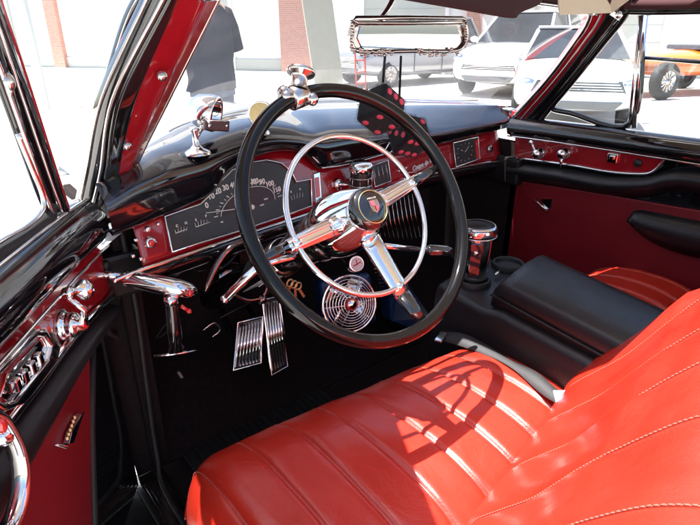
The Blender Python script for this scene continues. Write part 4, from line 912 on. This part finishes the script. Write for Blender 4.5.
def parked_car(loc, rz, paint, label, L=4.6, W=1.8, H=1.45, cat='car', suv=False, grille=True, classic=False):
    e = empty('parked_car', loc, rz); tag(e, label, cat)
    # side profile (x forward)
    hood = .95 if not suv else 1.1; belt = hood+.02
    sta = [(-L/2, .45, belt-.12), (-L/2+.08, .32, belt-.03), (-L/2+.6, .25, belt), (-.3, .22, belt+.02), (L/2-1.5, .22, belt), (L/2-.9, .22, hood), (L/2-.25, .28, hood-.09), (L/2-.03, .35, hood-.22), (L/2, .45, hood-.32)]
    R_ = []
    for x, z0, z1 in sta:
        k = 1-.14*max(0, (abs(x)-L*.33)/(L*.17))**2; w = W/2*k
        R_.append([V((x,-w*.93,z0)), V((x,-w,z0+.15)), V((x,-w,(z0+z1)/2+.08)), V((x,-w*.95,z1-.05)), V((x,-w*.8,z1)), V((x,0,z1+.03)), V((x,w*.8,z1)), V((x,w*.95,z1-.05)), V((x,w,(z0+z1)/2+.08)), V((x,w,z0+.15)), V((x,w*.93,z0))])
    m = MB(); m.rings(R_); m.build('body', paint, e, sub=1)
    xb, xf = -L/2+.25 if suv else -L/2+.7, L/2-1.25
    gh = [(xb, belt), (xb+.25 if suv else xb+.7, H-.04), (xf-1.0, H), (xf-.75, H-.03), (xf, belt)]
    m = MB(); m.rings([[V((x, -W/2*.86 if z == belt else -W/2*.68, z)), V((x, W/2*.86 if z == belt else W/2*.68, z)), V((x, W/2*.7 if z==belt else W/2*.6, z-(.02))), V((x, -W/2*.7 if z==belt else -W/2*.6, z-.02))] for x, z in gh], 0, smooth=False); 
    m = MB(); top = [(x, z) for x, z in gh]
    o1 = [V((x, -W/2*(.88 if z == belt else .68), z)) for x, z in top]; o2 = [V((x, W/2*(.88 if z == belt else .68), z)) for x, z in top]
    m.rings([[a, b] for a, b in zip(o1, o2)], 0, cap=False, smooth=False); m.add(o1, [tuple(range(5))], 0, False); m.add(o2, [tuple(range(5))], 0, False)
    m.build('greenhouse_glass', DGL, e)
    m = MB(); r_ = [V((gh[1][0]-.05, s*W/2*.70, gh[1][1]+.012)) for s in (-1,1)]+[V((gh[2][0], s*W/2*.70, H+.02)) for s in (1,-1)]
    m.prism([V((gh[1][0]-.05,-W/2*.7,H-.03)), V((gh[1][0]-.05,W/2*.7,H-.03)), V((gh[2][0]+.1,W/2*.7,H+.0)), V((gh[2][0]+.1,-W/2*.7,H+.0))], V((0,0,.05)))
    for s in (-1, 1):
        for a, b in ((0,1),(3,4)): m.tube([V((gh[a][0], s*W/2*(.89 if gh[a][1]==belt else .69), gh[a][1])), V((gh[b][0], s*W/2*(.89 if gh[b][1]==belt else .69), gh[b][1]))], .035, 8)
        xm = (gh[1][0]+gh[3][0])/2; m.tube([V((xm, s*W/2*.89, belt)), V((xm, s*W/2*.69, H))], .035, 8)
    m.build('roof', paint, e, bevel=.02)
    for sx in (-1, 1):
        for sy in (-1, 1):
            c = V((sx*L*.31, sy*(W/2-.12), .33)); m = MB(); m.lathe(c+V((0,-.11*1,0)), (0,1,0), [(.20,0),(.31,.01),(.33,.04),(.33,.18),(.31,.21),(.20,.22)], 28, 0); w_ = m.build('wheel', TYRE, e)
            m = MB(); yo = sy*.10; m.lathe(c+V((0,yo,0)), (0,sy,0), [(.21,.0),(.20,-.02),(.06,-.01),(.05,.005),(0,.008)], 24, 0)
            for k in range(8): a = k*pi/4; m.box(c+V((.12*cos(a), yo-.005*sy, .12*sin(a))), (.17,.02,.03), 0, Matrix.Rotation(-a,3,'Y'))
            m.build('rim', CHRD, w_)
    xf_ = L/2
    if grille:
        m = MB(); m.prism([V((xf_-.035,-.62,.58)), V((xf_-.035,.62,.58)), V((xf_-.05,.55,.74)), V((xf_-.05,-.55,.74))], V((.04,0,0)), 0); m.build('grille', DGL, e)
        m = MB()
        for k in range(5): m.box((xf_+.01, 0, .59+k*.035), (.015,1.2-.05*k,.014))
        m.build('grille_bars', CHR, e)
        m = MB(); m.prism([V((xf_-.02,-.5,.36)), V((xf_-.02,.5,.36)), V((xf_-.02,.6,.46)), V((xf_-.02,-.6,.46))], V((.035,0,0)), 0); m.build('lower_intake', DGL, e)
    for s in (-1, 1):
        m = MB(); m.ball((xf_-.10, s*W*.38, hood-.27), (.10,.14,.08), 14); m.build('headlight', LENS if False else CHR, e)
        m = MB(); m.box((-xf_+.02, s*W*.40, belt-.2), (.05,.2,.16)); m.build('taillight', REDL, e, bevel=.01)
        m = MB(); m.ball((xf-.15, s*(W/2+.02), belt+.06), (.07,.11,.07), 10); m.build('wing_mirror', paint, e)
        m = MB(); m.box((-.25, s*W/2*1.0, belt-.14), (.16,.03,.03)); m.box((-1.15, s*W/2*.995, belt-.14), (.16,.03,.03)); m.build('door_handle', CHR, e, bevel=.006)
        m = MB()
        for xx in (.62,-.42,-1.35): m.tube([(xx, s*W/2*1.004, .36), (xx, s*W/2*1.006, (.25+belt)/2+.08), (xx-.02, s*W/2*.955, belt-.04)], .007, 5)
        m.tube([(.62, s*W/2*1.004,.36),(-1.35, s*W/2*1.004,.36)], .007, 5); m.build('door_seam', RUB, e)
    return e
def face(loc, to): return atan2(to[1]-loc[1], to[0]-loc[0])
l1 = (8.3, 5.3, 0); parked_car(l1, face(l1, (-.9,-.6)), WPAINT, 'white car facing us with dark slatted grille, seen in the passenger vent window', H=1.4)
l2 = (11.2, 8.2, 0); parked_car(l2, radians(195), WPAINT, 'white sport utility vehicle beyond the right side of the windshield', H=1.75, suv=True, W=1.9)
l3 = (10.6, 11.6, 0); parked_car(l3, radians(178), SILV, 'silver van parked below the mirror in front of the garage door', H=1.7, suv=True)

# orange open roadster with big wheels (upper right)
oc = P(688, 96, 'Z', .0); oc = V((oc.x, oc.y, 0)); print('orange', oc, P(655,90,'Z',0))
oe = empty('orange_roadster', (13.3, 5.5, 0), radians(165)); tag(oe, 'low orange open wheel roadster parked in the sun at upper right', 'car')
R_ = []
for x, z0, z1, w in [(-1.7,.5,.85,.45),(-1.3,.4,.98,.62),(-.5,.38,1.0,.68),(.3,.38,.98,.62),(1.2,.42,.92,.45),(1.8,.5,.85,.36),(1.9,.55,.8,.3)]:
    R_.append([V((x,-w,z0)), V((x,-w*1.05,(z0+z1)/2)), V((x,-w*.8,z1-.03)), V((x,0,z1)), V((x,w*.8,z1-.03)), V((x,w*1.05,(z0+z1)/2)), V((x,w,z0))])
m = MB(); m.rings(R_); m.build('body', ORG, oe, sub=1)
m = MB(); m.box((-.5,0,1.02),(.9,.9,.10)); m.build('cockpit', VIN, oe, bevel=.03)
m = MB(); m.prism([V((.05,-.5,.98)),V((.05,.5,.98)),V((-.1,.45,1.25)),V((-.1,-.45,1.25))], V((.02,0,0))); m.build('windscreen', GLS, oe)
for sx in (-1, 1):
    for sy in (-1, 1):
        c = V((sx*1.35, sy*.75, .38)); m = MB(); m.lathe(c+V((0,-.1,0)), (0,1,0), [(.22,0),(.36,.01),(.38,.04),(.38,.16),(.36,.19),(.22,.2)], 28); w_ = m.build('wheel', TYRE, oe)
        m = MB(); m.lathe(c+V((0,sy*.09,0)), (0,sy,0), [(.23,0),(.22,-.03),(.07,-.02),(.06,.02),(0,.03)], 24)
        for k in range(12): a = k*pi/6; m.box(c+V((.14*cos(a), sy*.08, .14*sin(a))), (.16,.02,.016), 0, Matrix.Rotation(-a,3,'Y'))
        m.build('rim', CHRD, w_)

# building
bld = empty('white_building', (13, 14, 0), radians(-53.1)); tag(bld, 'white stucco building with grey garage doors and brick piers across the lot', 'building')
m = MB(); m.box((-6,2.5,3.2), (64,5,6.4)); m.build('wall', STUC, bld)
for x, w in ((-8,3.0), (-.2,2.7), (6.2,3.0)):
    m = MB(); m.box((x,-.03,1.5), (w,.06,3.0))
    for k in range(1,6): m.box((x,-.065,k*.5), (w-.06,.02,.03))
    m.build('garage_door', DOORG, bld)
    for sx in (-1,1):
        m = MB(); m.box((x+sx*(w/2+.06),-.05,1.5), (.12,.1,3.0)); m.build('door_frame', STUC, bld)
    m = MB(); m.box((x,-.05,3.07), (w+.24,.1,.14)); m.build('door_frame', STUC, bld)
for x, w in ((-13.9,.5), (-3.9,1.3), (2.1,.5), (9.6,.6)):
    m = MB(); m.box((x,-.1,2.2), (w,.2,4.4)); m.build('brick_pier', BRK, bld)
for x in (-11.2, 4.0):
    m = MB(); m.tube([(x,-.08,.1),(x,-.08,6.2)], .05, 10); m.build('downpipe', DOORG, bld)
m = MB(); m.box((-6,-.02,.2), (63.9,.08,.4)); m.build('plinth', DOORG, bld)
m = MB(); m.box((-6,2.3,6.5), (64.5,5.8,.25)); m.build('roof_edge', STUC, bld)
def post(loc, h, r, mt, label, name='metal_post'):
    m = MB(); m.lathe((0,0,0), (0,0,1), [(r*2.2,0),(r*2.2,.03),(r,.05),(r,h),(r*1.3,h+.02),(0,h+.05)], 14); o = m.build(name, DOORG, None, loc=loc); tag(o, label, 'post'); return o
pp = P(47, 84, 'Z', .0)
post((.14, 6.2, 0), 3.6, .045, CHRD, 'tall grey metal post standing left beyond the door gap')
post((.02, 6.3, 0), 3.6, .025, CHRD, 'thinner grey post just beside the tall grey post', )
# leaning cream board and red frame chair seen through the glass
m = MB(); m.prism([V((-.45,0,0)),V((.45,0,0)),V((.45,.5,2.2)),V((-.45,.5,2.2))], V((0,.04,.01))); o = m.build('leaning_board', OLIV, None, loc=(7.5,11.2,0), bevel=.01); tag(o, 'pale green grey board leaning beside the brick pier', 'board')
rc = empty('red_hand_truck', (7.4, 9.9, 0), radians(20)); tag(rc, 'red metal hand truck standing below the mirror on the lot', 'hand truck')
m = MB()
for s in (-.22,.22): m.tube([(s,0,.1),(s,.05,1.25),(s,.0,1.32)], .018, 8)
for z in (.25,.5,.75,1.0,1.2): m.tube([(-.22,.02,z),(.22,.02,z)], .014, 8)
m.box((0,-.1,.06),(.45,.22,.015)); m.build('frame', mat('red_tool_paint', (.5,.03,.02), .4), rc)
pe_scale = 1.05
for s in (-.26,.26):
    m = MB(); m.lathe((s-.03,.08,.13),(1,0,0),[(.05,0),(.12,.005),(.13,.02),(.12,.05),(.05,.055)],18); m.build('wheel', TYRE, rc)
# ------------------------------------------------------------------ PERSON (seen from behind through the windshield)
pe = empty('person', (.97, 4.15, 0), radians(25)); tag(pe, 'person in a dark grey t-shirt standing with their back to us beyond the windshield', 'person')
def skinned(name, verts, edges, radii, mt, parent, root=0, sub=2):
    me = bpy.data.meshes.new(name); me.from_pydata([V(v) for v in verts], edges, []); o = bpy.data.objects.new(name, me); C.objects.link(o); o.parent = parent
    md = o.modifiers.new('skin', 'SKIN'); md.use_smooth_shade = True
    for i, r in enumerate(radii): me.skin_vertices[0].data[i].radius = (r, r) if not isinstance(r, tuple) else r
    me.skin_vertices[0].data[root].use_root = True
    s = o.modifiers.new('s', 'SUBSURF'); s.levels = sub; s.render_levels = sub; me.materials.append(mt); return o
pe.scale = (1.05,)*3
# local: x right, y forward (facing +y away from us), z up
bv = [(0,0,.98),(0,0,1.12),(0,.01,1.30),(0,0,1.45),(0,.01,1.54),(0,.03,1.62),(0,.02,1.74),
      (-.18,0,1.44),(-.27,-.02,1.18),(-.22,.16,1.00),(.18,0,1.44),(.28,.0,1.18),(.24,.20,1.05),
      (-.10,0,.90),(-.11,.01,.50),(-.11,-.02,.09),(-.12,.14,.04),(.10,0,.90),(.12,.02,.50),(.13,-.02,.09),(.14,.14,.04)]
be = [(0,1),(1,2),(2,3),(3,4),(4,5),(5,6),(3,7),(7,8),(8,9),(3,10),(10,11),(11,12),(0,13),(13,14),(14,15),(15,16),(0,17),(17,18),(18,19),(19,20)]
br = [(.16,.12),(.15,.11),(.18,.12),(.12,.09),.055,(.075,.09),(.07,.085),.06,.045,.033,.06,.045,.033,.09,.06,.042,.04,.09,.06,.042,.04]
skinned('body', bv, be, br, SKIN, pe)
# shirt: lofted shell over torso with sleeves
def ell(cx, cy, z, rx, ry, n=24, tz=0): return [V((cx+rx*cos(2*pi*k/n), cy+ry*sin(2*pi*k/n), z+tz*cos(2*pi*k/n))) for k in range(n)]
m = MB(); SH = [(.0,.90,.222,.16),(0,.98,.215,.155),(0,1.10,.20,.145),(.005,1.24,.215,.15),(.005,1.34,.228,.145),(0,1.42,.205,.125),(0,1.47,.15,.10),(0,1.50,.085,.075),(0,1.51,.065,.065)]
RG = []
for k in range(49):
    f = k/6; i0 = min(int(f), 7); t_ = f-i0; q = [a_+(b_-a_)*t_ for a_, b_ in zip(SH[i0], SH[i0+1])]
    ring = ell(0, q[0], q[1], q[2], q[3], 48)
    for p_ in ring:
        w_ = (1-smooth((q[1]-1.25)/.2))*.016+.004; p_ += V((p_.x, p_.y, 0)).normalized()*w_*noise.noise(V((p_.x*9, p_.y*9, q[1]*5+p_.x*8)))*1.6
    RG.append(ring)
m.rings(RG, cap=False)
for s in (-1, 1): m.tube([(s*.13,0,1.42),(s*.19,0,1.41),(s*.235,-.01,1.32),(s*.275,-.015,1.17)], [.075,.085,.08,.078], 16)
m.build('t_shirt', SHIRT, pe)
m = MB(); m.rings([ell(0,0,.94,.195,.14), ell(0,0,.86,.20,.145)], cap=False)
for s in (-1,1): m.tube([(s*.09,0,.92),(s*.11,.01,.52),(s*.115,-.01,.10)], [.105,.08,.072], 16)
m.build('jeans', JEAN, pe)
for s in (-1,1):
    m = MB(); m.ball((s*.125,.06,.05), (.055,.14,.05), 14); m.build('shoe', RUB, pe)
    m = MB(); h = V((s*.22,.19,1.0)) if s < 0 else V((.24,.23,1.05)); m.ball(h, (.035,.05,.028), 12)
    for k in range(4): m.tube([h+V(((k-1.5)*.014,.04,0)), h+V(((k-1.5)*.015,.085-abs(k-1.4)*.006,-.008)), h+V(((k-1.5)*.015,.10-abs(k-1.4)*.008,-.03))], [.009,.008,.007], 8)
    m.tube([h+V((-s*.03,.0,0)), h+V((-s*.055,.035,-.005)), h+V((-s*.05,.06,-.015))], [.011,.009,.008], 8); m.build('hand', SKIN, pe)
m = MB(); m.ball((0,.0,1.70), (.085,.10,.11), 20); m.build('hair', HAIR, pe)
m = MB()
for s in (-1,1): m.ball((s*.083,.03,1.655), (.012,.02,.03), 10)
m.build('ear', SKIN, pe)

# ------------------------------------------------------------------ LIGHT
SUN = V((-.235, .20, 1)).normalized()
sl = bpy.data.lights.new('sun', 'SUN'); sl.energy = 5.0; sl.angle = radians(.5); sl.color = (1, .96, .9); so_ = bpy.data.objects.new('sun', sl); C.objects.link(so_)
so_.rotation_euler = SUN.to_track_quat('Z', 'Y').to_euler()
w = bpy.data.worlds.new('World'); scn.world = w; w.use_nodes = True; nt = w.node_tree; sk = nt.nodes.new('ShaderNodeTexSky'); sk.sky_type = 'NISHITA'; sk.sun_disc = False
sk.sun_elevation = math.asin(SUN.z); sk.sun_rotation = atan2(SUN.x, SUN.y); sk.air_density = 1; sk.dust_density = 2.0
bg = nt.nodes['Background']; bg.inputs['Strength'].default_value = .09; nt.links.new(sk.outputs[0], bg.inputs[0])
vs = scn.view_settings; vs.view_transform = 'Standard'; vs.look = 'None'; vs.exposure = 2.0; vs.gamma = 1; vs.use_curve_mapping = False
scn.render.engine = 'CYCLES'
scn.cycles.max_bounces = 10; scn.cycles.transparent_max_bounces = 16
scn.cycles.caustics_reflective = True; scn.cycles.sample_clamp_indirect = 6
